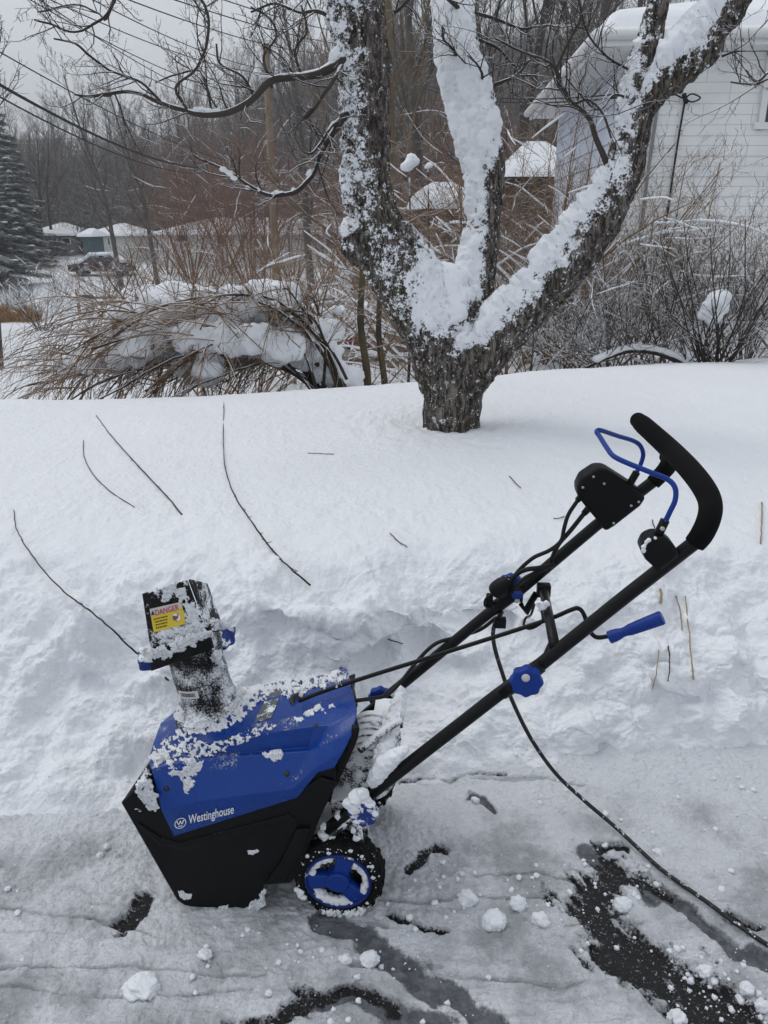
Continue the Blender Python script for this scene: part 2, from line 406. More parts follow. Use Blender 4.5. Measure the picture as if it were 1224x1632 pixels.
# ---- driveway
def seg_d(X, Y, pts, w0, w1):                 # signed-ish closeness to a ground polyline given in photo pixels
    P = np.array([gz(*p)[:2] for p in pts]); best = np.full(X.shape, -9.)
    n = len(P) - 1
    for i in range(n):
        a, b = P[i], P[i + 1]; ab = b - a; t = np.clip(((X - a[0]) * ab[0] + (Y - a[1]) * ab[1]) / (ab @ ab), 0, 1)
        d = np.hypot(X - a[0] - t * ab[0], Y - a[1] - t * ab[1]); wd = w0 + (w1 - w0) * (i + t) / n
        best = np.maximum(best, 1 - d / wd)
    return best
def build_driveway():
    NX, NYY = 760, 420
    xi = np.linspace(-1, 1, NX)[:, None]; yy = np.linspace(.80, 2.02, NYY)[None]
    X = xi * (.35 + yy * .62); Y = np.repeat(yy, NX, 0); X, Y = X.ravel(), Y.ravel()
    P = np.stack([X, Y, 0 * X], 1)
    Wp = np.stack([X + .035 * fbm(P * 7, 3), Y + .03 * fbm(P * 7 + 40, 3)], 1); x, y = Wp[:, 0], Wp[:, 1]
    bare = np.full(X.shape, -9.)
    for pts, a, b in [([(655, 1378), (690, 1358)], .024, .024), ([(955, 1352), (986, 1352)], .022, .02),
                      ([(232, 1425), (222, 1455), (195, 1470)], .014, .028),
                      ([(975, 1392), (945, 1415), (930, 1445), (975, 1500), (1040, 1550), (1110, 1590), (1190, 1650)], .045, .070),
                      ([(985, 1395), (1060, 1432)], .026, .016), ([(940, 1420), (960, 1460), (985, 1490)], .05, .03), ([(990, 1520), (1030, 1560)], .03, .03),
                      ([(405, 1632), (470, 1600)], .03, .035), ([(505, 1590), (560, 1583), (620, 1600)], .022, .018),
                      ([(625, 1468), (660, 1478), (715, 1482)], .010, .008), ([(1165, 1455), (1215, 1482)], .014, .01),
                      ([(1100, 1620), (1224, 1680)], .05, .06), ([(640, 1255), (800, 1240)], .008, .008)]:
        bare = np.maximum(bare, seg_d(x, y, pts, a, b))
    ice = np.full(X.shape, -9.)
    for pts, a, b in [([(520, 1465), (560, 1485), (620, 1525), (680, 1568), (725, 1595), (780, 1650)], .030, .034),
                      ([(1040, 1425), (1090, 1455), (1150, 1500), (1235, 1545)], .026, .022),
                      ([(925, 1370), (950, 1385)], .03, .03), ([(700, 1640), (560, 1590), (470, 1600)], .03, .03),
                      ([(740, 1275), (790, 1290)], .02, .01)]:
        ice = np.maximum(ice, seg_d(x, y, pts, a, b))
    streak = np.full(X.shape, -9.)
    for pts, a, b in [([(600, 1437), (760, 1432), (905, 1436)], .006, .004), ([(690, 1556), (800, 1566), (900, 1575), (940, 1560)], .008, .005),
                      ([(620, 1480), (520, 1466), (440, 1462)], .006, .004), ([(0, 1548), (120, 1538), (300, 1550), (420, 1560)], .006, .005),
                      ([(0, 1580), (200, 1590), (400, 1580)], .008, .004), ([(760, 1400), (860, 1392), (960, 1420)], .005, .004),
                      ([(900, 1480), (1020, 1470)], .004, .004), ([(640, 1250), (860, 1245), (1000, 1262)], .006, .006),
                      ([(0, 1450), (160, 1470), (260, 1500)], .006, .004), ([(560, 1540), (700, 1545)], .005, .004)]:
        streak = np.maximum(streak, seg_d(X + .01 * fbm(P * 10, 2), Y + .012 * fbm(P * 6 + 3, 2), pts, a, b))
    dr = gz(1190, 1632)[:2] - gz(940, 1395)[:2]; dr /= np.linalg.norm(dr); al = X * dr[0] + Y * dr[1]; ac = -X * dr[1] + Y * dr[0]; wr_ = sstep(X, -.05, .15)
    brk = wr_ * fbm(np.c_[al * 5, ac * 30, 0 * X + 4], 4, .62) + (1 - wr_) * fbm(P * np.array([7, 24, 1]) + 60, 4, .6); brk2 = fbm(P * np.array([30, 45, 1]) + 11, 3, .6)
    bare = bare + .75 * brk + .35 * brk2; ice = ice + .35 * brk; streak = streak * .7 + .9 * fbm(np.c_[X * 4, Y * 30, 0 * X], 3) - .15
    bare = np.clip(bare + .45, 0, 1.2); ice = np.clip(ice + .35, 0, 1.1); streak = np.clip(streak + .4, 0, 1.2)
    st = perlin(np.stack([X * 3.0, Y * 24, 0 * X], 1)) + .6 * perlin(np.stack([X * 6, Y * 52, 0 * X + 5], 1))
    packed = sstep(Y, 1.95, 1.55) 
    Pd = P + .03 * np.stack([perlin(P * 8), perlin(P * 8 + 20), 0 * X], 1)
    lum = (1 - worley(Pd * np.array([16, 16, 1]))) - .5
    th = .016 + .0065 * fbm(P * 5, 4) + .0042 * st * packed + .006 * lum * sstep(fbm(P * 3.1 + 8, 2), -.1, .35) + .0040 * billow(Pd * 26, 3) + .0026 * fbm(P * np.array([60, 85, 1]), 3) + .0035 * np.clip(fbm(P * 22 + 70, 3), 0, 1)
    th = th * (1 - .92 * sstep(bare, .3, .75)) * (1 - .55 * sstep(ice, .3, .8)) * (1 - .5 * sstep(streak, .3, .9)) + .001
    th += .03 * sstep(Y, 1.72, 1.95)
    P[:, 2] = th - .012
    o = link_mesh('driveway', MB().grid(P, NX, NYY).mesh('driveway'), M['drive']); tag(o, kind='structure')
    addattr(o.data, 'bare', bare); addattr(o.data, 'ice', ice); addattr(o.data, 'streak', streak)
    return o
def drive_mat():
    m, n, l, b = nmat('trodden_snow_on_asphalt', .7, SNOW, .3)
    o = ocoord(n)
    A = lambda s: node(n, 'ShaderNodeAttribute', attribute_name=s).outputs['Fac']
    n1 = noise(n, l, o, 26, 6, .7); n2 = noise(n, l, o, 140, 4, .7); n3 = noise(n, l, o, 5, 6, .65)
    mp = n.new('ShaderNodeMapping'); mp.inputs['Scale'].default_value = (3, 26, 3); mp.inputs['Rotation'].default_value = (0, 0, R(4)); l.new(o, mp.inputs['Vector'])
    ns = noise(n, l, mp.outputs[0], 2.2, 6, .65, .4)
    j = lambda a, k1, k2: mth(n, l, 'ADD', a, mth(n, l, 'ADD', mth(n, l, 'MULTIPLY', mth(n, l, 'SUBTRACT', n1, .5), k1), mth(n, l, 'MULTIPLY', mth(n, l, 'SUBTRACT', n2, .5), k2)))
    # packed snow with grey melt tone
    c = mixc(n, l, mrange(n, l, n3, .36, .60), (.41, .425, .45), (.75, .77, .81))
    c = mixc(n, l, mth(n, l, 'MULTIPLY', mrange(n, l, ns, .50, .74), .55), c, (.32, .33, .36))
    c = mixc(n, l, mth(n, l, 'MULTIPLY', mrange(n, l, n1, .5, .75), .55), c, (.76, .79, .84))
    yy = sep(n, l, o)[1]
    c = mixc(n, l, mrange(n, l, mth(n, l, 'ADD', yy, mth(n, l, 'MULTIPLY', mth(n, l, 'SUBTRACT', n3, .5), .7)), 1.42, 1.80), c, (.75, .775, .815))
    c = mixc(n, l, mth(n, l, 'MULTIPLY', mrange(n, l, j(A('streak'), 1.2, .9), .35, 1.0), .42), c, (.20, .205, .22))
    icec = mixc(n, l, mrange(n, l, n1, .35, .65), (.06, .064, .072), (.17, .18, .20))
    ki = mth(n, l, 'MULTIPLY', mrange(n, l, j(A('ice'), 1.3, .6), .26, .66), .95); c = mixc(n, l, ki, c, icec)
    asph = mixc(n, l, mrange(n, l, noise(n, l, o, 420, 3, .7), .45, .75), (.008, .008, .009), (.045, .043, .042))
    slush = mrange(n, l, j(A('bare'), 1.8, 1.0), .24, .80); c = mixc(n, l, mth(n, l, 'MULTIPLY', slush, .75), c, (.12, .125, .135))
    kb = mrange(n, l, j(A('bare'), 1.5, 1.5), .50, .74); c = mixc(n, l, kb, c, asph)
    crumb = mrange(n, l, noise(n, l, o, 170, 4, .65), .60, .68); c = mixc(n, l, mth(n, l, 'MULTIPLY', crumb, mth(n, l, 'MULTIPLY', slush, .8)), c, (.6, .62, .66))
    l.new(c, b.inputs['Base Color'])
    rr = mrange(n, l, mth(n, l, 'MAXIMUM', kb, ki), 0, 1, .7, .35, False); l.new(rr, b.inputs['Roughness'])
    bump(n, l, b, [(n1, .018, .9), (n2, .006, .95), (noise(n, l, o, 500, 2), .0012, .7)])
    return m
M['drive'] = drive_mat()
drive = build_driveway(); DRIVEB = bvh_of(drive.data)
# ---- far ground: street, gardens and the wooded hill
def ground_mat():
    m = snow_material('snow_and_woodland_floor', 1, .12); n, l = m.node_tree.nodes, m.node_tree.links; b = n['Principled BSDF']
    src = b.inputs['Base Color'].links[0].from_socket; o = ocoord(n)
    k = mth(n, l, 'MULTIPLY', mrange(n, l, sep(n, l, o)[1], 66, 100), mrange(n, l, noise(n, l, o, .35, 6, .7), .36, .5))
    l.new(mixc(n, l, k, src, (.10, .085, .075)), b.inputs['Base Color']); return m
M['ground_far'] = ground_mat()
def build_far():
    a = np.linspace(-1, 1, 260)[:, None]; t = np.linspace(0, 1, 240)[None]
    Y = 8.2 + 700 * t ** 2.6; Y = np.repeat(Y, 260, 0); X = a * (8 + Y * .95)
    X, Y = X.ravel(), Y.ravel(); Z = far_z(X, Y)
    P = np.stack([X, Y, Z], 1); P[:, 2] += .05 * fbm(P * .35, 3) * sstep(Y, 9, 14) + .5 * fbm(P * .03, 3) * sstep(Y, 60, 100)
    # ploughed lane up to the houses
    o = link_mesh('ground', MB().grid(P, 260, 240).mesh('ground'), M['ground_far']); tag(o, kind='structure'); return o
far = build_far()
def build_apron():                           # ground under and behind the camera
    mb = MB().box((0, -14, -.06), (40, 14.85, .04)); o = mb.build('driveway_apron', M['drive_far']); tag(o, kind='structure')
    for s in (-1, 1):
        p0 = []; 
    return o
M['drive_far'] = snow_material('drive_far', .5, 1, (.55, .58, .62))
build_apron()
# ================================================================ snow blower (machine coordinates: u back, v across, z up)
blower = empty('snow_blower', MO, -YAW)
tag(blower, 'blue and black electric snow thrower dusted with snow, parked on the trodden driveway', 'snow blower')
BP = []                                    # things snow can lie on
def part(mb, name, mat, parent=blower, on=True, **k):
    o = mb.build(name, M[mat] if isinstance(mat, str) else mat, parent, **k)
    if on: BP.append(o)
    return o
def Lp(pts, v): return np.array([L(x, y, v) for x, y in pts])
def Lv(pts): return np.array([L(x, y, v) for x, y, v in pts])
def side(poly, v0, v1):                    # poly of (u,z) -> prism
    p = np.asarray(poly, float)
    return np.c_[p[:, 0], np.full(len(p), v0), p[:, 1]], np.c_[p[:, 0], np.full(len(p), v1), p[:, 1]]
WID = .38
S = [(-.467, .282), (-.368, .018), (-.352, .004), (-.335, .001), (-.215, .001), (-.185, .004), (-.170, .020), (-.165, .078), (-.105, .088), (-.085, .12),
     (-.032, .278), (.004, .365), (-.03, .375), (-.09, .33), (-.375, .262), (-.388, .325), (-.412, .345)]
for v0, v1 in ((0.0, .008), (WID - .008, WID)):
    part(MB().prism(*side(S if v0 == 0 else [(u, z - .045 * (z > .25)) for u, z in S], v0, v1)), 'side_plate', 'black', bevel=.004, angle=30, fixn=True)
core = [(-.462, .279), (-.34, .17), (-.30, .10), (-.26, .075), (-.19, .07), (-.165, .085), (-.105, .095), (-.09, .125), (-.036, .278), (.0, .37), (.0, .41), (-.05, .39), (-.09, .37), (-.30, .355), (-.40, .36), (-.43, .335)]
low = [(u, min(z, .300 + .5 * (u + .2) if u > -.2 else .262)) for u, z in core]
low = [(u, z if u > -.09 or z < .25 else min(z, .255 if u < -.2 else .30)) for u, z in low]
part(MB().prism(*side([(u, z) for u, z in low if not (u == .0 and z > .4)], .008, WID - .008)), 'rear_housing', 'black', fixn=True, bevel=.004)
deckp = [(-.462, .279), (-.40, .24), (-.05, .30), (.01, .37), (.0, .43), (-.05, .41), (-.09, .39), (-.30, .35), (-.40, .335), (-.43, .325)]
a_, b_ = side(deckp, .06, WID - .05); b_[:, 2] -= .035; part(MB().prism(a_, b_), 'deck_frame', 'black', fixn=True)
a_, b_ = side([(-.466, .281), (-.44, .262), (-.40, .30), (-.405, .340), (-.42, .340)], .008, WID - .008); b_[:, 2] -= .04; part(MB().prism(a_, b_), 'front_strip', 'black', fixn=True)
# raised rib and foot on the near plate, seen as soft dark relief
mb = MB(); mb.prism(*side([(-.16, .09), (-.12, .10), (-.07, .19), (-.055, .25), (-.085, .245), (-.12, .16)], -.010, .0))
mb.prism(*side([(-.435, .235), (-.385, .195), (-.345, .185), (-.10, .280), (-.085, .265), (-.33, .165), (-.39, .178), (-.43, .220)], -.003, .0))
part(mb, 'side_rib', 'black', bevel=.004, fixn=True)
# auger inside the mouth
mb = MB(); mb.lathe((-.345, .01, .115), (0, 1, 0), [(0, .022), (WID - .02, .022)], 12)
for i in range(40):
    a = i * .30; t = i / 39; c = np.array([-.345, .02 + t * (WID - .04), .115]); d = np.array([math.cos(a), 0, math.sin(a)])
    mb.box(c + d * .042, (.024, .006, .004), np.array([[d[0], 0, -d[2]], [0, 1, 0], [d[2], 0, d[0]]]))
part(mb, 'auger', 'rubber', on=False)
# rear plate, a little bigger than the shroud
mb = MB(); rp = [(-.03, .30), (.0, .345), (.030, .42), (.046, .465), (.050, .492), (.036, .492), (.02, .44), (-.01, .40)]
a_, b_ = side([(u, z - .006) for u, z in rp], .022, WID - .022); b_[:, 2] -= .062; b_[:, 0] -= .075; mb.prism(a_, b_); part(mb, 'rear_plate', 'black', bevel=.003, fixn=True)
# shroud
A_ = [(-.356, -.004, .204), (-.377, -.003, .268), (-.398, .018, .362), (-.408, .035, .360), (-.418, .06, .358), (-.428, .11, .356), (-.44, .19, .352)]
B_ = [(-.285, -.004, .235), (-.295, -.003, .300), (-.302, .045, .370), (-.302, .056, .372), (-.306, .072, .388), (-.30, .12, .412), (-.30, .19, .420)]
C_ = [(-.185, -.004, .279), (-.190, -.003, .324), (-.180, .045, .388), (-.180, .060, .386), (-.18, .064, .428), (-.17, .12, .432), (-.17, .19, .436)]
D_ = [(-.081, -.004, .324), (-.090, -.003, .346), (-.064, .042, .408), (-.064, .058, .406), (-.05, .062, .456), (-.06, .12, .457), (-.08, .19, .455)]
E_ = [(-.037, -.001, .388), (-.040, .004, .398), (-.036, .026, .432), (-.030, .050, .446), (-.020, .060, .462), (-.02, .12, .470), (-.02, .19, .472)]
F_ = [(-.002, .000, .402), (.018, .008, .440), (.033, .022, .472), (.038, .050, .492), (.037, .075, .492), (.028, .12, .484), (.010, .19, .478)]
cols = []
for cc in (A_, B_, C_, D_, E_, F_):
    cc = np.array(cc, float); mir = cc[::-1][1:].copy(); mir[:, 1] = WID - mir[:, 1]; mir[:, 2] -= .22 * (mir[:, 1] - .19) + (.03 * (mir[:, 1] - .19) / .19 if cc[0, 0] > -.01 else 0); mir[:, 0] -= (.42 if cc[0, 0] > -.01 else .2 if cc[0, 0] > -.05 else 0) * (mir[:, 1] - .19); cols.append(np.concatenate([cc, mir]))
cols = np.array(cols); nv = cols.shape[1]
mb = MB().grid(cols.reshape(-1, 3), 6, nv)
me = mb.mesh('shroud'); me.set_sharp_from_angle(angle=R(22)); sh = link_mesh('shroud', me, M['blue'], blower); BP.append(sh)
bm = bmesh.new(); bm.from_mesh(me); bmesh.ops.recalc_face_normals(bm, faces=bm.faces)
if sum(f.normal.z * f.calc_area() for f in bm.faces) < 0: bmesh.ops.reverse_faces(bm, faces=bm.faces)
bm.to_mesh(me); bm.free()
q = sh.modifiers.new('s', 'SOLIDIFY'); q.thickness = .004; q.offset = -1
q = sh.modifiers.new('b', 'BEVEL'); q.width = .0032; q.segments = 2; q.limit_method = 'ANGLE'; q.angle_limit = R(14)
# text helper: lettering flattened onto a plane given by origin and two axes
def text_mesh(body, bold=.0, sx=1.0):
    cu = bpy.data.curves.new('t', 'FONT'); cu.body = body; cu.size = 1; cu.offset = bold; cu.resolution_u = 3
    o = bpy.data.objects.new('t', cu); col.objects.link(o)
    me = bpy.data.meshes.new_from_object(o.evaluated_get(bpy.context.evaluated_depsgraph_get())); bpy.data.objects.remove(o)
    V = coords(me); V[:, 0] -= V[:, 0].min(); h = V[:, 1].max(); return me, V / h, V[:, 0].max() / h
def place_text(name, body, o0, ox, oy, mat, parent, bold=0, nrm=None, lift=.0006):
    """o0: lower left, ox: vector along the word (full length), oy: vector of the capital height"""
    me, V, w = text_mesh(body, bold); o0, ox, oy = map(np.asarray, (o0, ox, oy))
    n = np.cross(ox, oy); n = n / np.linalg.norm(n); n = n if n[1] < 0 else -n
    setco(me, o0 + V[:, :1] / w * ox + V[:, 1:2] * oy + n * lift); me.materials.clear()
    return link_mesh(name, me, M[mat], parent)
M['white_print'] = nmat('white_print', .5, (.72, .74, .78))[0]
M['red_print'] = nmat('red_print', .5, (.45, .04, .04))[0]
M['yellow_print'] = nmat('yellow_print', .5, (.68, .50, .03))[0]
M['label_white'] = dusted('label_white', (.62, .60, .60), .5, .85, .08, 40, 220, 0)
M['grey_label'] = dusted('grey_label', (.10, .11, .11), .5, .53, .05, 40, 300, 0)
M['black_print'] = nmat('black_print', .6, (.02, .02, .02))[0]
# logo: ring, W with three dots and a bar, then the name along the shroud's lower band
a0, a1 = L(301, 1312, -.004), L(373, 1295, -.004); ax = a1 - a0; upv = L(301, 1297, -.004) - a0
yv = -.0056
for p in (a0, a1): p[1] = yv
ax[1] = 0; upv[1] = 0; upv = upv * .92
place_text('brand_lettering', 'Westinghouse', a0, ax, upv, 'white_print', sh, bold=.012)
lc = L(288, 1311, -.004); lc[1] = yv; eu = ax / np.linalg.norm(ax); ev = upv / np.linalg.norm(upv); rl = np.linalg.norm(L(299, 1311, 0) - L(288, 1311, 0)) * .92
mb = MB(); k = 32; an = np.arange(k) * 2 * math.pi / k
ring = lambda r: lc + r * (np.cos(an)[:, None] * eu + np.sin(an)[:, None] * ev) + np.array([0, -.0006, 0])
i = np.arange(k); j = (i + 1) % k; mb.add(np.concatenate([ring(rl), ring(rl * .86)]), np.stack([i, j, j + k, i + k], 1))
def bar(p, q_, w, mb=mb):
    p = lc + rl * (p[0] * eu + p[1] * ev); q_ = lc + rl * (q_[0] * eu + q_[1] * ev); d = q_ - p; d /= np.linalg.norm(d); nn = np.cross(d, [0, 1, 0]) * w * rl * .5
    mb.add(np.array([p - nn, q_ - nn, q_ + nn, p + nn]) + np.array([0, -.0009, 0]), [[0, 1, 2, 3]])
wp = [(-.55, .42), (-.28, -.22), (0, .36), (.28, -.22), (.55, .42)]
for p, q_ in zip(wp[:-1], wp[1:]): bar(p, q_, .15)
bar((-.34, -.52), (.34, -.52), .16)
for p in ((-.55, .42), (0, .40), (.55, .42)):
    c = lc + rl * (p[0] * eu + p[1] * ev); mb.add(c + rl * .13 * (np.cos(an)[:, None] * eu + np.sin(an)[:, None] * ev) + np.array([0, -.0012, 0]), np.arange(k)[None])
mb.build('emblem', M['white_print'], sh, smooth=False)
# ---- chute
ca, cb = np.array([-.314, .19, .395]), np.array([-.345, .19, .565]); cax = cb - ca; cl = np.linalg.norm(cax)
mb = MB().lathe(ca, cax, [(-.02, .085), (.012, .082), (.018, .074), (.03, .068), (.05, .063), (cl * .55, .060), (cl * .55 + .002, .0615), (cl * .6, .0615), (cl, .059), (cl, .055), (.05, .055)], 48)
chute = part(mb, 'chute', 'black_dust', angle=40)
chx = cax / cl; e1 = np.array([chx[2], 0, -chx[0]]); e2 = np.array([0, -1, 0.])
def on_tube(a, h, r=.0625): return ca + chx * h + r * (math.sin(a) * e1 + math.cos(a) * e2)
def curved_label(name, a0, a1, h0, h1, mat, parent, r=.0628, skew=0):
    A = np.linspace(a0, a1, 10); V = np.array([on_tube(a, h + skew * (a - a0), r) for a in A for h in (h0, h1)])
    return MB().grid(V, 10, 2).build(name, M[mat], parent)
bl = curved_label('barcode_label', -.66, .16, .074, .093, 'label_white', chute, .0640)
mb = MB(); rr_ = random.Random(4); a = -.54
while a < .05:
    w = rr_.choice((.010, .018, .028)); V = np.array([on_tube(a + q * w, h, .0646) for q in (0, 1) for h in (.0785, .0885)]); mb.grid(V, 2, 2); a += w + rr_.choice((.010, .016, .022))
mb.build('barcode_bars', M['black_print'], bl)
for hh in (.030, .048, .062): 
    pass
# hood (deflector)
TL, TR, BR, BL = L(229, 946, .118), L(299, 923, .118), L(333, 1014, .110), L(243, 1040, .110)
rT, rB = np.array([-.306, .205, .712]), np.array([-.268, .205, .560]); lT, lB = TL + np.array([-.004, .09, -.03]), BL + np.array([-.0, .10, -.04])
mb = MB(); th = .004
def slab(q, t, mb=mb):
    q = np.array(q); n = np.cross(q[1] - q[0], q[3] - q[0]); n /= np.linalg.norm(n); return mb.prism(q, q + n * t)
TRc = TR + (rT - TR) * .15 + np.array([.010, 0, -.006])
slab([TL, TR, BR, BL], -th); slab([TR, rT, rB, BR], -th); slab([lT, TL, BL, lB], -th)
hood = part(mb, 'deflector_hood', 'black_hood', bevel=.003, fixn=True)
ll = [L(237, 1041, .098), L(331, 1006, .098), L(340, 1036, .100), L(300, 1050, .098), L(240, 1071, .100)]
lb = [p + np.array([0, .030, .004]) for p in ll]
part(MB().prism(np.array(ll), np.array(lb)), 'hood_lip', M['black'], hood, bevel=.003, fixn=True)
part(MB().prism(np.array([L(331, 1006, .10), L(352, 1008, .15), L(358, 1062, .15), L(340, 1036, .10)]), np.array([L(331, 1006, .13), L(345, 1008, .20), L(350, 1070, .20), L(338, 1036, .13)])), 'hood_side_flange', M['black_dust'], hood, bevel=.003, fixn=True)
# warning label on the hood face
n_ = np.cross(TR - TL, BL - TL); n_ /= np.linalg.norm(n_); n_ = n_ if n_[1] < 0 else -n_
def onhood(x, y, lift=.001):
    r = ray(x, y); o = toL(C0); d = toL(C0 + r) - o; t = ((TL - o) @ n_) / (d @ n_); return o + d * t + n_ * (lift + .0045)
def hq(name, pts, mat, lift, par): return MB().add(np.array([onhood(*p, lift) for p in pts]), [list(range(len(pts)))]).build(name, M[mat], par, smooth=False)
wlb = hq('warning_label', [(240, 969), (288, 958), (291, 960), (297, 990), (295, 993), (249, 1006), (246, 1004)], 'yellow_print', .0006, hood)
hq('white_band', [(240, 969), (289, 958), (291, 968), (242, 981)], 'label_white', .0012, wlb)
p0 = onhood(250, 979, .0018); place_text('danger_lettering', 'DANGER', p0, onhood(287.5, 969.5, .0018) - p0, onhood(248.3, 970.5, .0018) - p0, 'red_print', wlb, bold=.015, lift=.0004)
hq('hazard_triangle', [(242.5, 979), (248.5, 977.6), (244.6, 970.8)], 'black_print', .002, wlb)
mb = MB(); rr_ = random.Random(8)
for row in range(4):
    x = 246 + row * 1.1 + rr_.random() * 3; y0 = 984.5 + row * 4.9
    while x < 268:
        w = rr_.uniform(1.2, 2.6); y = y0 - (x - 246) * .24
        mb.add(np.array([onhood(x, y, .0015), onhood(x + w, y - w * .24, .0015), onhood(x + w + .4, y + 1.9 - w * .24, .0015), onhood(x + .4, y + 2.1, .0015)]), [[0, 1, 2, 3]]); x += w + .9
mb.build('small_print', M['black_print'], wlb, smooth=False)
cpt = [(283 + 6.5 * math.cos(t), 982 + 6.5 * math.sin(t)) for t in np.linspace(0, 6.28, 16, endpoint=False)]
hq('hand_pictogram', cpt, 'grey_label', .0015, wlb); hq('pictogram_spot', [(281, 981), (285, 979), (286, 984), (282, 985)], 'red_print', .002, wlb)
# lobed knobs
def knob_mb(c, ax, r, t, lobes=8, k=64, depth=.09):
    ax = np.array(ax, float); ax /= np.linalg.norm(ax); ref = np.array([0, 0, 1.]); N = ref - (ref @ ax) * ax
    if np.linalg.norm(N) < .1: N = np.array([1., 0, 0])
    N /= np.linalg.norm(N); B = np.cross(ax, N); a = np.arange(k) * 2 * math.pi / k
    m = MB(); prof = [(-t * .2, .35), (0, .60), (0.02 * t, .90), (t * .15, .98), (t * .75, 1.0), (t * .93, .95), (t, .86), (t * .97, .60), (t * .90, .42), (t * .90, .0)]
    V = []
    for h, qq in prof: rad = r * qq * (1 + (depth if qq > .55 else 0) * np.cos(lobes * a)); V.append(np.asarray(c) + h * ax + rad[:, None] * (np.cos(a)[:, None] * N + np.sin(a)[:, None] * B))
    V = np.concatenate(V); n = len(prof); i = np.arange(n - 1)[:, None] * k; j = np.arange(k)[None]; j2 = (j + 1) % k
    return m.add(V, np.stack([i + j, i + j2, i + k + j2, i + k + j], -1).reshape(-1, 4))
M['blue_knob_snow'] = dusted('blue_knob_snow', (.004, .030, .21), .4, .57, .04, 30, 160, .22)
kR = L(356, 1012, .19); kL = L(236, 1048, .20)
part(knob_mb(kR - np.array([.012, 0, 0]), (1, -.45, .12), .028, .03, 5, 40, .14), 'hood_knob', M['blue_knob_snow'])
part(knob_mb(kL + np.array([.012, 0, 0]), (-1, -.2, 0), .025, .03, 5, 40, .14), 'hood_knob', M['blue_knob_snow'])
# spec label + screw holes on the shroud (set on the surface by ray)
dgx = bpy.context.evaluated_depsgraph_get(); dgx.update()
def wb(o):
    dg = bpy.context.evaluated_depsgraph_get(); me = bpy.data.meshes.new_from_object(o.evaluated_get(dg)); b = bvh_of(me, W); bpy.data.meshes.remove(me); return b
SHB = wb(sh)
def surf(x, y, lift=.001, b=None):
    h = cast(b or [SHB], x, y)
    return None if h is None else (toL(h[0] + h[1] * (lift if h[1] @ (h[0] - C0) < 0 else -lift)))
def surf_patch(name, quad, nx, ny, mat, lift, par):
    q = np.array(quad, float); V = []
    for i in range(nx):
        for j in range(ny):
            s, t = i / (nx - 1), j / (ny - 1); p = (1 - s) * (1 - t) * q[0] + s * (1 - t) * q[1] + s * t * q[2] + (1 - s) * t * q[3]
            h = surf(*p, lift); V.append(h if h is not None else V[-1])
    return MB().grid(np.array(V), nx, ny).build(name, M[mat], par)
surf_patch('rating_label', [(405, 1152), (430, 1100), (452, 1093), (433, 1145)], 6, 8, 'grey_label', .0012, sh)
for x, y, r in ((265, 1257, 4.2), (457, 1233, 4.6), (504, 1156, 3.6), (365, 1175, 3)):
    h = surf(x, y, .0006)
    if h is None: continue
    hh = cast([SHB], x, y)[1]; hn = np.array([hh @ MU, hh @ MV, hh[2]]); hn = hn if hn[1] < .3 else -hn
    MB().lathe(h - hn * .0008, hn, [(0, r * mpp(W(h[None])[0]) * .95), (.001, r * mpp(W(h[None])[0])), (.0012, .0005)], 16).build('screw_hole', M['black_print'], sh)
# crank hole
h = surf(476, 1116, .0005); MB().lathe(h - np.array([0, 0, .003]), (0.2, -.4, 1), [(0, .020), (.0055, .019), (.006, .014), (-.004, .008)], 24).build('crank_socket', M['black_print'], sh)
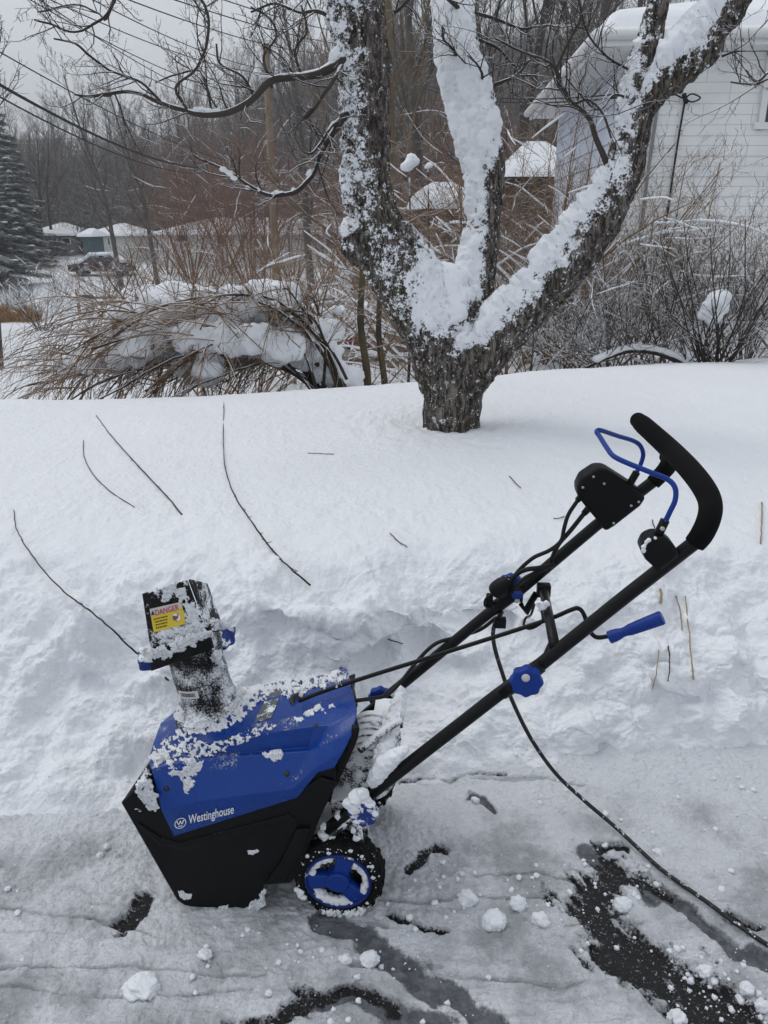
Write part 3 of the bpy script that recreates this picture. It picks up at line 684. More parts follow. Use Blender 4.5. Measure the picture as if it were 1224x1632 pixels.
# ---- wheels
def make_wheel(v):
    wh = empty('wheel', (0.0, v, .1005), 0, blower); wh.scale = (1.035, 1, 1.035); r = .097; t = .058
    pr = [(.006, .070), (0.0, .074), (-.001, .080), (.001, .088), (.008, .094), (.014, .0965), (t - .012, .0965), (t - .004, .093), (t, .086), (t, .07)]
    m = MB().lathe((0, 0, 0), (0, 1, 0), pr, 72, False)
    for i in range(36):
        a = i * 2 * math.pi / 36; d = np.array([math.cos(a), 0, math.sin(a)]); e = np.array([-d[2], 0, d[0]])
        m.box(d * .0965 + np.array([0, t * .5 + (.006 if i % 2 else -.006), 0]), (.0012, .018, .005), np.array([d, [0, 1, 0], e]).T)
    ty = m.build('tyre', M['rubber'], wh, angle=50)
    m = MB().lathe((0, 0, 0), (0, 1, 0), [(.012, .0715), (-.001, .0715), (-.003, .069), (-.001, .0655), (.016, .064), (.040, .064), (.040, .0715)], 64, False)
    rim = m.build('rim', M['blue_rim'], wh)
    m = MB().lathe((0, .034, 0), (0, 1, 0), [(0, .066), (.004, .066)], 40); m.build('inner_disc', M['black_dust'], wh)
    m = MB(); k = 24
    for a in (R(74), R(187), R(313)):
        d = np.array([math.cos(a), 0, math.sin(a)]); e = np.array([-d[2], 0, d[0]])
        for s0, s1, w0, w1, f in ((.012, .066, .0155, .019, .002),):
            p = np.array([d * s0 - e * w0, d * s1 - e * w1, d * s1 + e * w1, d * s0 + e * w0]); m.prism(p + [0, .000, 0], p + [0, .022, 0])
    m.build('spokes', M['blue_clean'], wh, bevel=.004, fixn=True)
    MB().lathe((0, -.006, 0), (0, 1, 0), [(0, .001), (0, .021), (.003, .0245), (.03, .026)], 32, False).build('hub', M['blue_clean'], wh, angle=40)
    # snow packed inside the rim
    m = MB(); rg = random.Random(5)
    for i in range(170):
        a = rg.random() * 6.28; a = R(rg.choice([rg.uniform(95, 255), rg.uniform(215, 305), rg.uniform(-35, 60), rg.uniform(0, 360)])); q = .062 + rg.uniform(-.008, .002)
        m.blob((q * math.cos(a), .006 + rg.random() * .012, q * math.sin(a)), .0055 + rg.random() * .003, 1, 1, seed=i)
    for i in range(60):
        a = R(rg.uniform(225, 310)); q = rg.uniform(.055, .064); m.blob((q * math.cos(a), .004 + rg.random() * .01, q * math.sin(a)), .005 + rg.random() * .004, 1, 1, seed=i)
    for i in range(60):
        a = R(rg.uniform(22, 58)); q = rg.uniform(.045, .062); m.blob((q * math.cos(a), .012 + rg.random() * .01, q * math.sin(a)), .005 + rg.random() * .003, 1, 1, seed=i)
    me = remeshed(m, 'rim_snow', .0022, 1); V = coords(me); setco(me, V + normals(me) * (.0012 * perlin(V * 260))[:, None]); link_mesh('rim_snow', me, M['snow'], wh)
    m = MB()
    for i in range(75):
        a = R(rg.choice([rg.uniform(100, 300), rg.uniform(-60, 100), rg.uniform(250, 300)])); q = .083 + rg.uniform(-.006, .008); m.blob((q * math.cos(a), -.001, q * math.sin(a)), .0012 + rg.random() ** 3 * .004, 2, .45, (0, 1, 0), seed=i, rough=.8)
    for a0, a1, n in ((248, 272, 26), (278, 306, 34), (196, 214, 16)):
        for i in range(n):
            a = R(rg.uniform(a0, a1)); q = rg.uniform(.084, .097); m.blob((q * math.cos(a), rg.uniform(-.002, .006), q * math.sin(a)), rg.uniform(.004, .007), 1, .8, (0, 1, 0), seed=i)
    m.build('tyre_snow', M['snow'], wh)
    return wh
make_wheel(0.0); make_wheel(WID - .058)
part(MB().lathe((0, .05, .097), (0, 1, 0), [(0, .007), (WID - .1, .007)], 12), 'axle', 'black')
# ---- handle
NV, FV = .030, .385
Pn = lambda *p: catmull(Lv(p), 6)
# lower tubes
lowN = np.array([L(522, 1322, NV), L(560, 1289, NV), L(700, 1180, NV), L(790, 1110, NV), L(836, 1077, NV)])
lowF = lowN.copy(); lowF[:, 1] = FV
part(MB().tube(lowN, .0134, 16), 'lower_handle_tube', 'tube'); part(MB().tube(lowF, .0134, 16), 'lower_handle_tube', 'tube')
upN = np.array([L(806, 1098, NV + .004), L(838, 1078, NV), L(885, 1040, NV), L(1000, 948, NV), L(1108, 864, NV), L(1124, 846, NV)])
upF = np.array([[p[0], FV, p[2]] for p in (upN[0] - (upN[1] - upN[0]) * .2, upN[1], upN[2], upN[3])] + [L(1048, 762, FV), L(1062, 747, FV)])
part(MB().tube(upN, .0134, 16), 'upper_handle_tube', 'tube'); part(MB().tube(upF, .0134, 16), 'upper_handle_tube', 'tube')
# squeezed tube end at the knob
part(MB().tube(np.array([L(800, 1106, NV - .012), L(838, 1078, NV - .012), L(862, 1060, NV - .010)]), [.012, .0165, .0145], 12), 'tube_end_clamp', 'tube')
gp = Pn((1106, 868, NV), (1119, 851, NV), (1130, 826, .045), (1132, 802, .08), (1122, 778, .13), (1100, 749, .22), (1072, 720, .34), (1044, 694, .42), (1017, 670, .49))
gr = np.interp(np.linspace(0, 1, len(gp)), [0, .12, .4, .75, .97, 1], [.019, .0205, .0215, .0225, .0212, .018])
gm = MB().tube(gp, gr, 20); e = gp[-1]; gm.blob(e, .0185, 3, 1, rough=0)
gf = Pn((1040, 770, FV), (1060, 749, FV), (1068, 736, .375), (1073, 721, .345)); gm.tube(gf, [*np.linspace(.0172, .0215, len(gf))], 20)
for f in ((1062, 728, .40), (1085, 738, .33)): gm.blob(L(*f), .016, 2, 1, rough=0)
gme = remeshed(gm, 'grip_bar', .0022, 8); o = link_mesh('grip_bar', gme, M['grip'], blower)
# switch box on the far tube
bx = [(920, 777), (927, 762), (950, 747), (966, 747), (1016, 779), (1031, 794), (1021, 808), (980, 840), (965, 849), (954, 833), (933, 808), (920, 791)]
p = Lp(bx, .350); p2 = p.copy(); p2[:, 1] = .405
sb = part(MB().prism(p, p2), 'switch_box', 'black', bevel=.009, seg=3, fixn=True)
for (x, y), (x2, y2), r in (((930, 786), (920, 798), .0085), ((942, 806), (930, 819), .009)):
    MB().tube([L(x, y, .375), L(x2, y2, .375)], [r, r * .8], 12).build('cable_gland', M['cable'], sb)
for x, y in ((946, 760), (929, 777), (1018, 800), (978, 834), (963, 771), (1006, 806)):
    q = L(x, y, .3495); MB().lathe(q, (0, -1, 0), [(-.002, .003), (.0008, .0028), (.001, .0005)], 10).build('screw', M['bolt'], sb)
part(MB().tube([L(1001, 776, .365), L(1015, 752, .365)], .0085, 12), 'lever_socket', 'black', bevel=.001)
# pod on the near tube
pod = [(1022, 876), (1030, 861), (1046, 854), (1062, 858), (1074, 868), (1085, 884), (1078, 892), (1052, 913), (1042, 905), (1030, 894)]
p = Lp(pod, .004); p2 = p.copy(); p2[:, 1] = .050
pd = part(MB().prism(p, p2), 'pivot_cover', 'black', bevel=.008, seg=3, fixn=True)
part(MB().tube([L(1046, 858, .02), L(1060, 829, .02)], [.0085, .0085], 12), 'lever_socket', 'black')
MB().lathe(L(1056, 843, .010), (0, -1, 0), [(-.003, .0045), (.001, .004), (.0012, .0018)], 12).build('socket_rivet', M['bolt'], blower)
bail = Pn((1058, 836, .02), (1068, 815, .02), (1076, 797, .022), (1076, 778, .03), (1064, 764, .042), (1035, 752, .055), (1000, 738, .075), (978, 727, .095), (968, 715, .125), (956, 696, .185), (951, 688, .205), (958, 686, .215), (985, 695, .27), (1008, 702, .325), (1020, 710, .35), (1025, 724, .365), (1021, 740, .366), (1013, 756, .365))
part(MB().tube(bail, .0048, 10), 'bail_lever', 'blue_clean')
# clamp knobs
part(knob_mb(L(838, 1080, -.002), (0, -1, 0), .0305, .022, 8, 64, .06), 'clamp_knob', 'blue_clean')
MB().lathe(L(838, 1081, -.026), (0, -1, 0), [(-.006, .0085), (.001, .0075), (.0015, .002)], 20).build('knob_cap', M['label_white'], blower)
k2 = L(838, 1080, 0); part(knob_mb(np.array([k2[0], FV + .015, k2[2]]), (0, 1, 0), .0305, .022, 8, 64, .06), 'clamp_knob', 'blue_clean')
M['blue_snowed'] = dusted('blue_snowed', (.004, .030, .21), .4, .50, .05, 34, 160, .10)
part(knob_mb(L(580, 1288, -.004), (0, -1, 0), .0305, .022, 8, 64, .06), 'clamp_knob', 'blue_snowed')
k3 = L(580, 1288, 0); part(knob_mb(np.array([k3[0], FV + .015, k3[2]]), (0, 1, 0), .0305, .022, 8, 64, .06), 'clamp_knob', 'blue_clean')
# cross braces
cb0, cb1 = L(866, 938, FV), L(884, 1030, NV)
part(MB().tube([cb0, cb0 * .5 + cb1 * .5, cb1], .0105, 14), 'cross_brace', 'tube')
part(MB().tube([L(886, 1020, NV + .02), L(868, 1056, NV)], [.012, .010], 10), 'brace_foot', 'tube')
part(MB().box((cb0 * .97 + cb1 * .03), (.016, .012, .016)), 'brace_bracket', 'tube', bevel=.004)
lb0, lb1 = np.array([.088, NV, .362]), np.array([.116, FV - .01, .338])
rb = part(MB().tube([lb0, lb1], .0135, 14), 'rear_crossbar', 'tube_snowy')
# wheel bracket and lower frame
part(MB().tube([L(585, 1275, NV + .01), L(545, 1308, NV + .01), L(518, 1332, NV + .01)], [.017, .019, .016], 12).tube([L(519, 1325, NV), L(514, 1350, NV)], .011, 10).tube([L(566, 1300, NV), L(574, 1345, NV)], .010, 10), 'frame_bracket', 'tube_snowy')
mb = MB(); mb.tube([[.03, FV, .22], [.06, FV, .28], [.10, FV, .31]], .017, 12); part(mb, 'frame_bracket', 'tube_snowy')
# motor block behind the housing
mb = MB(); mb.lathe((.055, .10, .30), (0, 1, 0), [(0, .03), (.0, .062), (.17, .062), (.175, .03)], 28)
for i in range(6): mb.lathe((.055, .115 + i * .026, .30), (0, 1, 0), [(0, .062), (0, .068), (.006, .068), (.006, .062)], 28)
mb.box((.02, .19, .22), (.04, .13, .05)).box((.09, .30, .335), (.035, .03, .022)).box((.10, .22, .36), (.02, .05, .008)).tube([[.04, .09, .38], [.09, .14, .40], [.12, .22, .37]], .009, 8)
part(mb, 'motor', 'tube_snowy', bevel=.002)
# ---- crank
cr = Pn((476, 1117, .14), (520, 1100, .15), (600, 1074, .165), (700, 1043, .18), (860, 992, .19), (910, 972, .185), (922, 970, .184), (930, 978, .182), (937, 998, .178), (944, 1011, .175), (954, 1016, .172), (974, 1013, .17))
part(MB().tube(cr, .0048, 10), 'crank_rod', 'tube')
h0, h1 = L(971, 1016, .17), L(1056, 984, .15); hx = h1 - h0; hl = np.linalg.norm(hx)
part(MB().lathe(h0, hx, [(0, .004), (0, .0135), (.012, .0135), (.020, .0125), (.030, .0100), (.036, .0100), (.048, .0125), (hl - .004, .0150), (hl, .0135), (hl, .003)], 24), 'crank_handle', 'blue_clean', angle=35)
gd = Pn((852, 962, .34), (846, 980, .30), (838, 985, .24), (835, 996, .21), (842, 1002, .19), (855, 998, .19), (865, 988, .20), (862, 970, .30)); part(MB().tube(gd, .003, 8), 'rod_guide', 'tube')
# ---- cables on the machine
def cable(name, pts, r=.0048, parent=blower, mat='cable'): return MB().tube(Pn(*pts), r, 8).build(name, M[mat], parent)
cable('control_cable', [(921, 797, .37), (906, 820, .365), (899, 842, .36), (894, 862, .355), (876, 877, .35), (850, 889, .35), (828, 908, .35), (815, 925, .35)])
cable('control_cable', [(932, 817, .37), (908, 847, .365), (890, 868, .36), (880, 890, .36), (877, 906, .36)], .0055)
cable('control_cable', [(884, 900, .35), (860, 905, .34), (838, 908, .34), (822, 917, .345), (806, 938, .35)], .0058)
cable('control_cable', [(872, 906, .35), (842, 918, .335), (826, 930, .33), (815, 945, .34)], .0045)
mb = MB(); q0, q1 = L(786, 944, .35), L(826, 916, .35); mb.lathe(q0, q1 - q0, [(-.004, .010), (0, .018), (.012, .021), (.030, .021), (.048, .014), (.056, .009)], 20)
mb.box(L(803, 957, .36), (.026, .015, .010), np.array([[.8, 0, -.6], [0, 1, 0], [.6, 0, .8]])).box(L(780, 956, .36), (.008, .012, .014)).box(L(820, 948, .37), (.020, .010, .016))
part(mb, 'plug_connector', 'black', bevel=.004)
part(MB().box(L(824, 948, .345), (.012, .01, .006)), 'blue_socket', M['blue_clean'], bevel=.002)
MB().lathe(L(824, 957, .345), (0, -1, 0), [(-.003, .0065), (.003, .006), (.004, .003)], 12).build('cable_bolt', M['bolt'], blower)
cable('cord_retainer', [(783, 948, .35), (774, 955, .35), (773, 965, .35), (782, 969, .35), (794, 965, .35), (798, 952, .35)], .003)
part(MB().tube([L(855, 945, FV), L(838, 975, .36), L(830, 962, .36)], [.008, .010, .006], 8), 'cord_hook', 'black')
part(MB().box(L(797, 992, .38), (.014, .01, .012)), 'cord_clip', 'black', bevel=.002)
cable('power_cord', [(790, 985, .41), (764, 1004, .40), (725, 1016, .39), (694, 1026, .38), (668, 1050, .36), (640, 1085, .32), (618, 1107, .28), (594, 1113, .24), (566, 1117, .20), (545, 1122, .19)])
# ================================================================ extension cord
ec = [at(800, 975, 1.69), at(787, 1000, 1.70), at(788, 1030, 1.70), at(803, 1080, 1.70), at(820, 1125, 1.69), at(848, 1180, 1.69), at(885, 1232, 1.70)] + [gz(x, y, z) for x, y, z in ((930, 1275, .055), (985, 1322, .022), (1045, 1378, .018), (1080, 1405, .018), (1130, 1440, .017), (1180, 1477, .016), (1236, 1513, .016), (1330, 1560, .016))]
M['cord_dust'] = dusted('cord_dust', (.010, .010, .011), .5, .60, .06, 60, 300, .05)
tag(MB().tube(catmull(ec, 8), .0052, 10).build('extension_cord', M['cord_dust']), 'long black power cable hanging from the handle and trailing across the driveway', 'power cable')
# ================================================================ snow stuck on the machine
bpy.context.view_layer.update()
BB = [wb(o) for o in BP]
def inpoly(x, y, P):
    c = False; n = len(P)
    for i in range(n):
        x0, y0 = P[i]; x1, y1 = P[i - 1]
        if (y0 > y) != (y1 > y) and x < (x1 - x0) * (y - y0) / (y1 - y0) + x0: c = not c
    return c
def snow_patch(polys, parent=blower, vox=None, seed=1, name='snow_patch', bvh=None, step=.8):
    """a ragged crust hugging the surface; polys: (outline in photo pixels, -, -, coverage threshold, thickness)"""
    for P, n_, r, thr, flat in polys:
        xs = [p[0] for p in P]; ys = [p[1] for p in P]
        gx = np.arange(min(xs) - 4, max(xs) + 4, step); gy = np.arange(min(ys) - 4, max(ys) + 4, step)
        XX, YY = np.meshgrid(gx, gy, indexing='ij'); fx, fy = XX.ravel(), YY.ravel()
        Q = np.array(P, float); A = Q; B = np.roll(Q, -1, 0); dmin = np.full(len(fx), 99.)
        for a, b in zip(A, B):
            ab = b - a; t = np.clip(((fx - a[0]) * ab[0] + (fy - a[1]) * ab[1]) / (ab @ ab), 0, 1)
            dmin = np.minimum(dmin, np.hypot(fx - a[0] - t * ab[0], fy - a[1] - t * ab[1]))
        ins = np.array([inpoly(x, y, P) for x, y in zip(fx, fy)]); sd = np.where(ins, dmin, -dmin)
        sc_ = 8.0 if n_ >= 500 else 15.0
        nz = fbm(np.c_[fx / sc_, fy / sc_ * 1.2, np.full(len(fx), seed * 1.37)], 5, .62)
        m = nz * 1.1 + np.clip(sd / 7, -1.2, .45) - thr * 1.1 - .16
        V = np.full((len(fx), 3), np.nan)
        for i in np.where(m > -.12)[0]:
            h = cast(bvh or BB, fx[i], fy[i])
            if h is None: continue
            nn = h[1] if h[1] @ (h[0] - C0) < 0 else -h[1]; nl = np.array([nn @ MU, nn @ MV, nn[2]])
            th = .0085 * flat * min(1, max(0, m[i]) * 1.6) ** .6 * (1 + .5 * math.sin(nz[i] * 9)) - .0012 * (m[i] < 0)
            V[i] = toL(h[0]) + (nl * .8 + np.array([0, -.1, .35])) * th
        ok = ~np.isnan(V[:, 0]); idx = np.arange(len(fx)).reshape(XX.shape)
        F = np.stack([idx[:-1, :-1], idx[1:, :-1], idx[1:, 1:], idx[:-1, 1:]], -1).reshape(-1, 4)
        F = F[ok[F].all(1)]; d = np.linalg.norm(V[F] - V[F[:, [1, 2, 3, 0]]], axis=2).max(1); F = F[d < .012]
        if not len(F): continue
        u = np.unique(F); mp = np.zeros(len(fx), int); mp[u] = np.arange(len(u)); V = V[u]
        V = V + (.0009 * perlin(V * 330) + .0009 * perlin(V * 130))[:, None] * np.array([0, -.5, .8])
        MB().add(V, mp[F]).build(name, M['snow'], parent); seed += 1
snow_patch([([(274, 1142), (298, 1170), (345, 1170), (392, 1142), (416, 1105), (404, 1082), (376, 1080), (384, 1108), (360, 1140), (310, 1150), (288, 1122)], 420, 5.0, .0, .45),
            ([(372, 1085), (400, 1085), (398, 1110), (372, 1135), (360, 1130), (378, 1108)], 90, 8.0, -.35, .7)], vox=.0022, seed=2)
snow_patch([([(392, 1090), (440, 1078), (540, 1068), (556, 1080), (545, 1092), (500, 1098), (460, 1112), (440, 1100), (405, 1128)], 900, 2.9, .0, .5)], vox=.0016, seed=3)
snow_patch([([(243, 1195), (282, 1160), (335, 1186), (430, 1150), (440, 1160), (395, 1182), (340, 1206), (300, 1220), (262, 1208)], 700, 3.3, .17, .4),
            ([(236, 1205), (262, 1195), (268, 1210), (250, 1222)], 60, 4.5, -.3, .6)], vox=.0018, seed=5)
snow_patch([([(262, 1212), (322, 1214), (318, 1228), (308, 1244), (304, 1262), (298, 1268), (291, 1252), (282, 1238), (266, 1228)], 230, 4.2, -.12, .5),
            ([(415, 1200), (455, 1196), (452, 1204), (440, 1212), (424, 1210)], 70, 4, -.2, .5), ([(472, 1146), (510, 1120), (545, 1126), (500, 1138), (482, 1150)], 120, 3, .0, .5)], vox=.0018, seed=7)
snow_patch([([(224, 1226), (236, 1226), (246, 1255), (256, 1290), (240, 1288), (224, 1268), (219, 1246)], 150, 6.5, -.4, .7)], vox=.0024, seed=9)
snow_patch([([(284, 1420), (298, 1418), (303, 1428), (296, 1434), (287, 1430)], 50, 5, -.2, .5), ([(396, 1448), (412, 1436), (420, 1414), (426, 1418), (420, 1445), (404, 1458)], 90, 6, -.4, .8),
            ([(340, 1446), (362, 1444), (362, 1452), (342, 1453)], 24, 3, -.4, .6), ([(398, 1356), (410, 1354), (409, 1358), (400, 1360)], 24, 3, -.3, .5)], vox=.0022, seed=11)
snow_patch([([(238, 1040), (262, 1024), (330, 1004), (336, 1012), (300, 1030), (262, 1046), (240, 1054)], 260, 4.6, -.35, .8), ([(290, 925), (330, 1000), (318, 1004), (280, 950)], 120, 3.2, .1, .5),
            ([(256, 935), (285, 926), (290, 950), (262, 958)], 90, 3.6, -.05, .5), ([(300, 965), (325, 1005), (290, 1015), (255, 1025), (248, 1012), (296, 996)], 260, 4.0, -.1, .5)], vox=.002, seed=13)
snow_patch([([(338, 992), (352, 984), (366, 990), (370, 1004), (352, 1006), (340, 1004)], 90, 4.2, -.2, .8), ([(340, 1035), (352, 1040), (360, 1068), (348, 1070), (338, 1050)], 60, 4, -.3, .6), ([(228, 1030), (240, 1024), (242, 1046), (230, 1050)], 40, 4, -.2, .6)], vox=.002, seed=14)
# snow coating the rear crossbar, the lower knob and the frame
def snow_lumps(pts, parent=blower, vox=.0026, seed=0, amp=.003, name='snow_patch'):
    rg = random.Random(seed); m = MB()
    for i, (p, r) in enumerate(pts): m.blob(p, r, 2, 1, seed=i + seed, rough=.35)
    me = remeshed(m, name, vox * .8, 5); V = coords(me); N = normals(me)
    setco(me, V + N * (amp * fbm(V * 75, 3))[:, None]); return link_mesh(name, me, M['snow'], parent)
rg = random.Random(3)
snow_lumps([(lb0 + (lb1 - lb0) * t + np.array([rg.uniform(-.006, .002), 0, .008 + rg.random() * .004]), .0185 + rg.uniform(-.003, .003)) for t in np.linspace(.12, 1.0, 26)], seed=1)
snow_lumps([(L(x, y, NV - .004) + [0, 0, .004], r * .00135) for x, y, r in ((636, 1203, 10), (630, 1208, 13), (622, 1214, 14), (614, 1222, 15), (606, 1230, 15), (600, 1239, 13), (594, 1248, 10), (646, 1197, 7), (610, 1218, 13))], seed=2, amp=.002)
snow_lumps([(L(x, y, -.014), r * .00135) for x, y, r in ((558, 1280, 11), (568, 1272, 13), (577, 1266, 11), (565, 1286, 12), (575, 1280, 10), (585, 1276, 8), (584, 1300, 5), (592, 1303, 5))], seed=3, vox=.002, amp=.0016)
snow_lumps([(L(x, y, NV - .004), r * .00135) for x, y, r in ((516, 1318, 7), (514, 1330, 8), (520, 1340, 9), (528, 1336, 7), (540, 1300, 7), (566, 1322, 7), (570, 1334, 8), (548, 1312, 6))], seed=4, vox=.0022)
snow_lumps([(L(x, y, v), r * .00135) for x, y, v, r in ((600, 1160, .22, 14), (590, 1175, .20, 14), (612, 1178, .24, 12), (585, 1195, .16, 15), (600, 1205, .16, 16), (615, 1195, .2, 12), (578, 1216, .12, 11), (605, 1222, .14, 9), (570, 1232, .10, 9), (584, 1150, .25, 10), (620, 1160, .30, 9), (590, 1240, .10, 7))], seed=6, amp=.006)
snow_lumps([(L(x, y, .2), r * .00135) for x, y, r in ((858, 962, 6), (866, 966, 7), (872, 962, 5), (862, 970, 5))], seed=8, vox=.002)
snow_lumps([(L(x, y, .005), r * .00135) for x, y, r in ((1025, 878, 2.4), (1026, 871, 2.8), (1029, 865, 2.8), (1034, 861, 2.4), (1044, 857, 2.2))], seed=9, vox=.0016)
snow_lumps([(L(x, y, .18), r * .00135) for x, y, r in ((476, 1100, 5), (479, 1108, 4), (476, 1116, 4), (484, 1098, 3))], seed=10, vox=.0016)
# ================================================================ trees, shrubs, houses beyond the yard
def wander(rg, p, d, length, n, wig, trop=(0, 0, 0)):
    P = [np.array(p, float)]; d = np.array(d, float); d /= np.linalg.norm(d); st = length / n; tr = np.array(trop, float)
    for i in range(n):
        d = d + np.array([rg.gauss(0, wig), rg.gauss(0, wig), rg.gauss(0, wig)]) + tr / n; d /= np.linalg.norm(d); P.append(P[-1] + d * st)
    return np.array(P)
def side_dir(rg, t, ang):
    r = np.array([rg.gauss(0, 1), rg.gauss(0, 1), rg.gauss(0, 1)]); r -= (r @ t) * t; r /= np.linalg.norm(r) + 1e-9
    return t * math.cos(ang) + r * math.sin(ang)
def grow(rg, out, p, d, length, r, lvl, cfg):
    """recursive limb; out collects (points, radii)"""
    n = cfg['n'][lvl]; P = wander(rg, p, d, length, n, cfg['wig'][lvl], cfg['trop'][lvl]); rad = r * (1 - np.linspace(0, 1, n + 1) * cfg['tap'][lvl]); out[lvl].append((P, rad))
    if lvl + 1 < len(cfg['n']):
        k = cfg['kids'][lvl]; k = max(1, int(k * rg.uniform(.75, 1.25) + .5)) if k >= 1 else (1 if rg.random() < k else 0)
        for i in range(k):
            t = cfg['start'][lvl] + (1 - cfg['start'][lvl]) * (i + rg.random()) / k; q = min(n - 1, int(t * n)); f = t * n - q
            pos = P[q] * (1 - f) + P[q + 1] * f; tg = P[q + 1] - P[q]; tg /= np.linalg.norm(tg)
            grow(rg, out, pos, side_dir(rg, tg, cfg['ang'][lvl] * rg.uniform(.7, 1.3)), length * cfg['len'][lvl] * rg.uniform(.6, 1.2) * (1 - .45 * t * cfg.get('cone', 1)), max(cfg['rmin'], np.interp(t, [0, 1], [rad[0], rad[-1]]) * cfg['rr'][lvl]), lvl + 1, cfg)
def tube_out(out, ks, mb=None):
    mb = mb or MB()
    for lv, k in zip(out, ks):
        if lv: mb.tubes([a for a, _ in lv], [b for _, b in lv], k)
    return mb
# ---------------------------------------------------------------- the forked tree at the yard's edge
def bark_mat():
    m, n, l, b = nmat('bark_with_blown_snow', .9, (.05, .04, .03), .15)
    o = ocoord(n); a = node(n, 'ShaderNodeAttribute', attribute_name='snow').outputs['Fac']
    mp = n.new('ShaderNodeMapping'); mp.inputs['Scale'].default_value = (1, 1, .35); l.new(o, mp.inputs['Vector'])
    n1 = noise(n, l, mp.outputs[0], 42, 5, .65); n2 = noise(n, l, o, 95, 4, .7); n3 = noise(n, l, o, 5, 4)
    mp2 = n.new('ShaderNodeMapping'); mp2.inputs['Scale'].default_value = (1, 1, .22); l.new(o, mp2.inputs['Vector'])
    fur = noise(n, l, mp2.outputs[0], 38, 4, .6, .8); crack = mrange(n, l, mth(n, l, 'ABSOLUTE', mth(n, l, 'SUBTRACT', fur, .5)), .0, .06)
    c = mixc(n, l, mrange(n, l, n1, .32, .68), (.045, .038, .033), (.21, .185, .165))
    c = mixc(n, l, mth(n, l, 'MULTIPLY', mrange(n, l, n3, .52, .68), .5), c, (.055, .06, .022))
    c = mixc(n, l, mth(n, l, 'MULTIPLY', mrange(n, l, noise(n, l, o, 9, 3), .58, .72), .4), c, (.13, .07, .05))
    c = mixc(n, l, crack, mixc(n, l, .75, c, (.012, .010, .009)), c)
    s = mth(n, l, 'ADD', a, mth(n, l, 'ADD', mth(n, l, 'MULTIPLY', mth(n, l, 'SUBTRACT', n2, .5), 1.5), mth(n, l, 'MULTIPLY', mth(n, l, 'SUBTRACT', noise(n, l, o, 26, 5, .65), .5), 1.7)))
    k = mrange(n, l, s, .42, .58)
    l.new(mixc(n, l, k, c, SNOW), b.inputs['Base Color'])
    bump(n, l, b, [(mth(n, l, 'MULTIPLY', crack, mth(n, l, 'SUBTRACT', 1, k)), .010, .8), (n1, .008, .7), (k, .008, .9)])
    return m
M['bark'] = bark_mat()
M['twig_grey'] = twig_material('twig_grey', (.045, .036, .032), (.085, .07, .06), .9, .55)
M['twig_front'] = twig_material('twig_front', (.032, .026, .023), (.06, .05, .042), .95, .50)
def limb(pts, Y, m=7):                       # pts: px, py, width px, optional distance
    P = [];
    for q in pts:
        y = q[3] if len(q) > 3 else Y; p = at(q[0], q[1], y); P.append([*p, q[2] * .5 * mpp(p)])
    return catmull(np.array(P), m)
TY = 4.19
LA = limb([(718, 640, 74), (700, 560, 92), (672, 490, 98), (632, 420, 104), (600, 362, 88), (586, 290, 74), (584, 200, 76), (580, 100, 82), (566, 0, 88), (558, -60, 84), (550, -140, 76), (540, -260, 60)], TY)
LB = limb([(728, 620, 80), (738, 540, 80, 4.22), (756, 465, 62, 4.28), (766, 400, 56, 4.34), (772, 320, 56, 4.40), (768, 240, 66, 4.46), (752, 170, 66, 4.52), (734, 100, 60, 4.56), (726, 40, 52, 4.6), (722, -20, 50, 4.65), (715, -120, 44, 4.7), (700, -240, 34, 4.8)], TY)
LC = limb([(730, 620, 70), (764, 565, 84, 4.16), (815, 517, 72, 4.12), (868, 460, 72, 4.08), (920, 400, 74, 4.04), (962, 338, 66, 4.0), (992, 270, 58, 3.98), (1008, 200, 58, 3.97), (1016, 150, 52, 3.96), (1030, 90, 44, 3.96), (1044, 20, 38, 3.96), (1058, -60, 34, 3.96), (1080, -180, 28, 3.96)], TY)
LD = limb([(1006, 205, 40, 3.97), (1024, 165, 50, 3.95), (1060, 125, 60, 3.92), (1100, 92, 62, 3.90), (1142, 40, 52, 3.88), (1185, -15, 44, 3.86), (1240, -80, 36, 3.84)], TY)
TR0 = limb([(719, 720, 94), (720, 690, 91), (721, 655, 86), (722, 600, 90), (728, 560, 102)], TY)
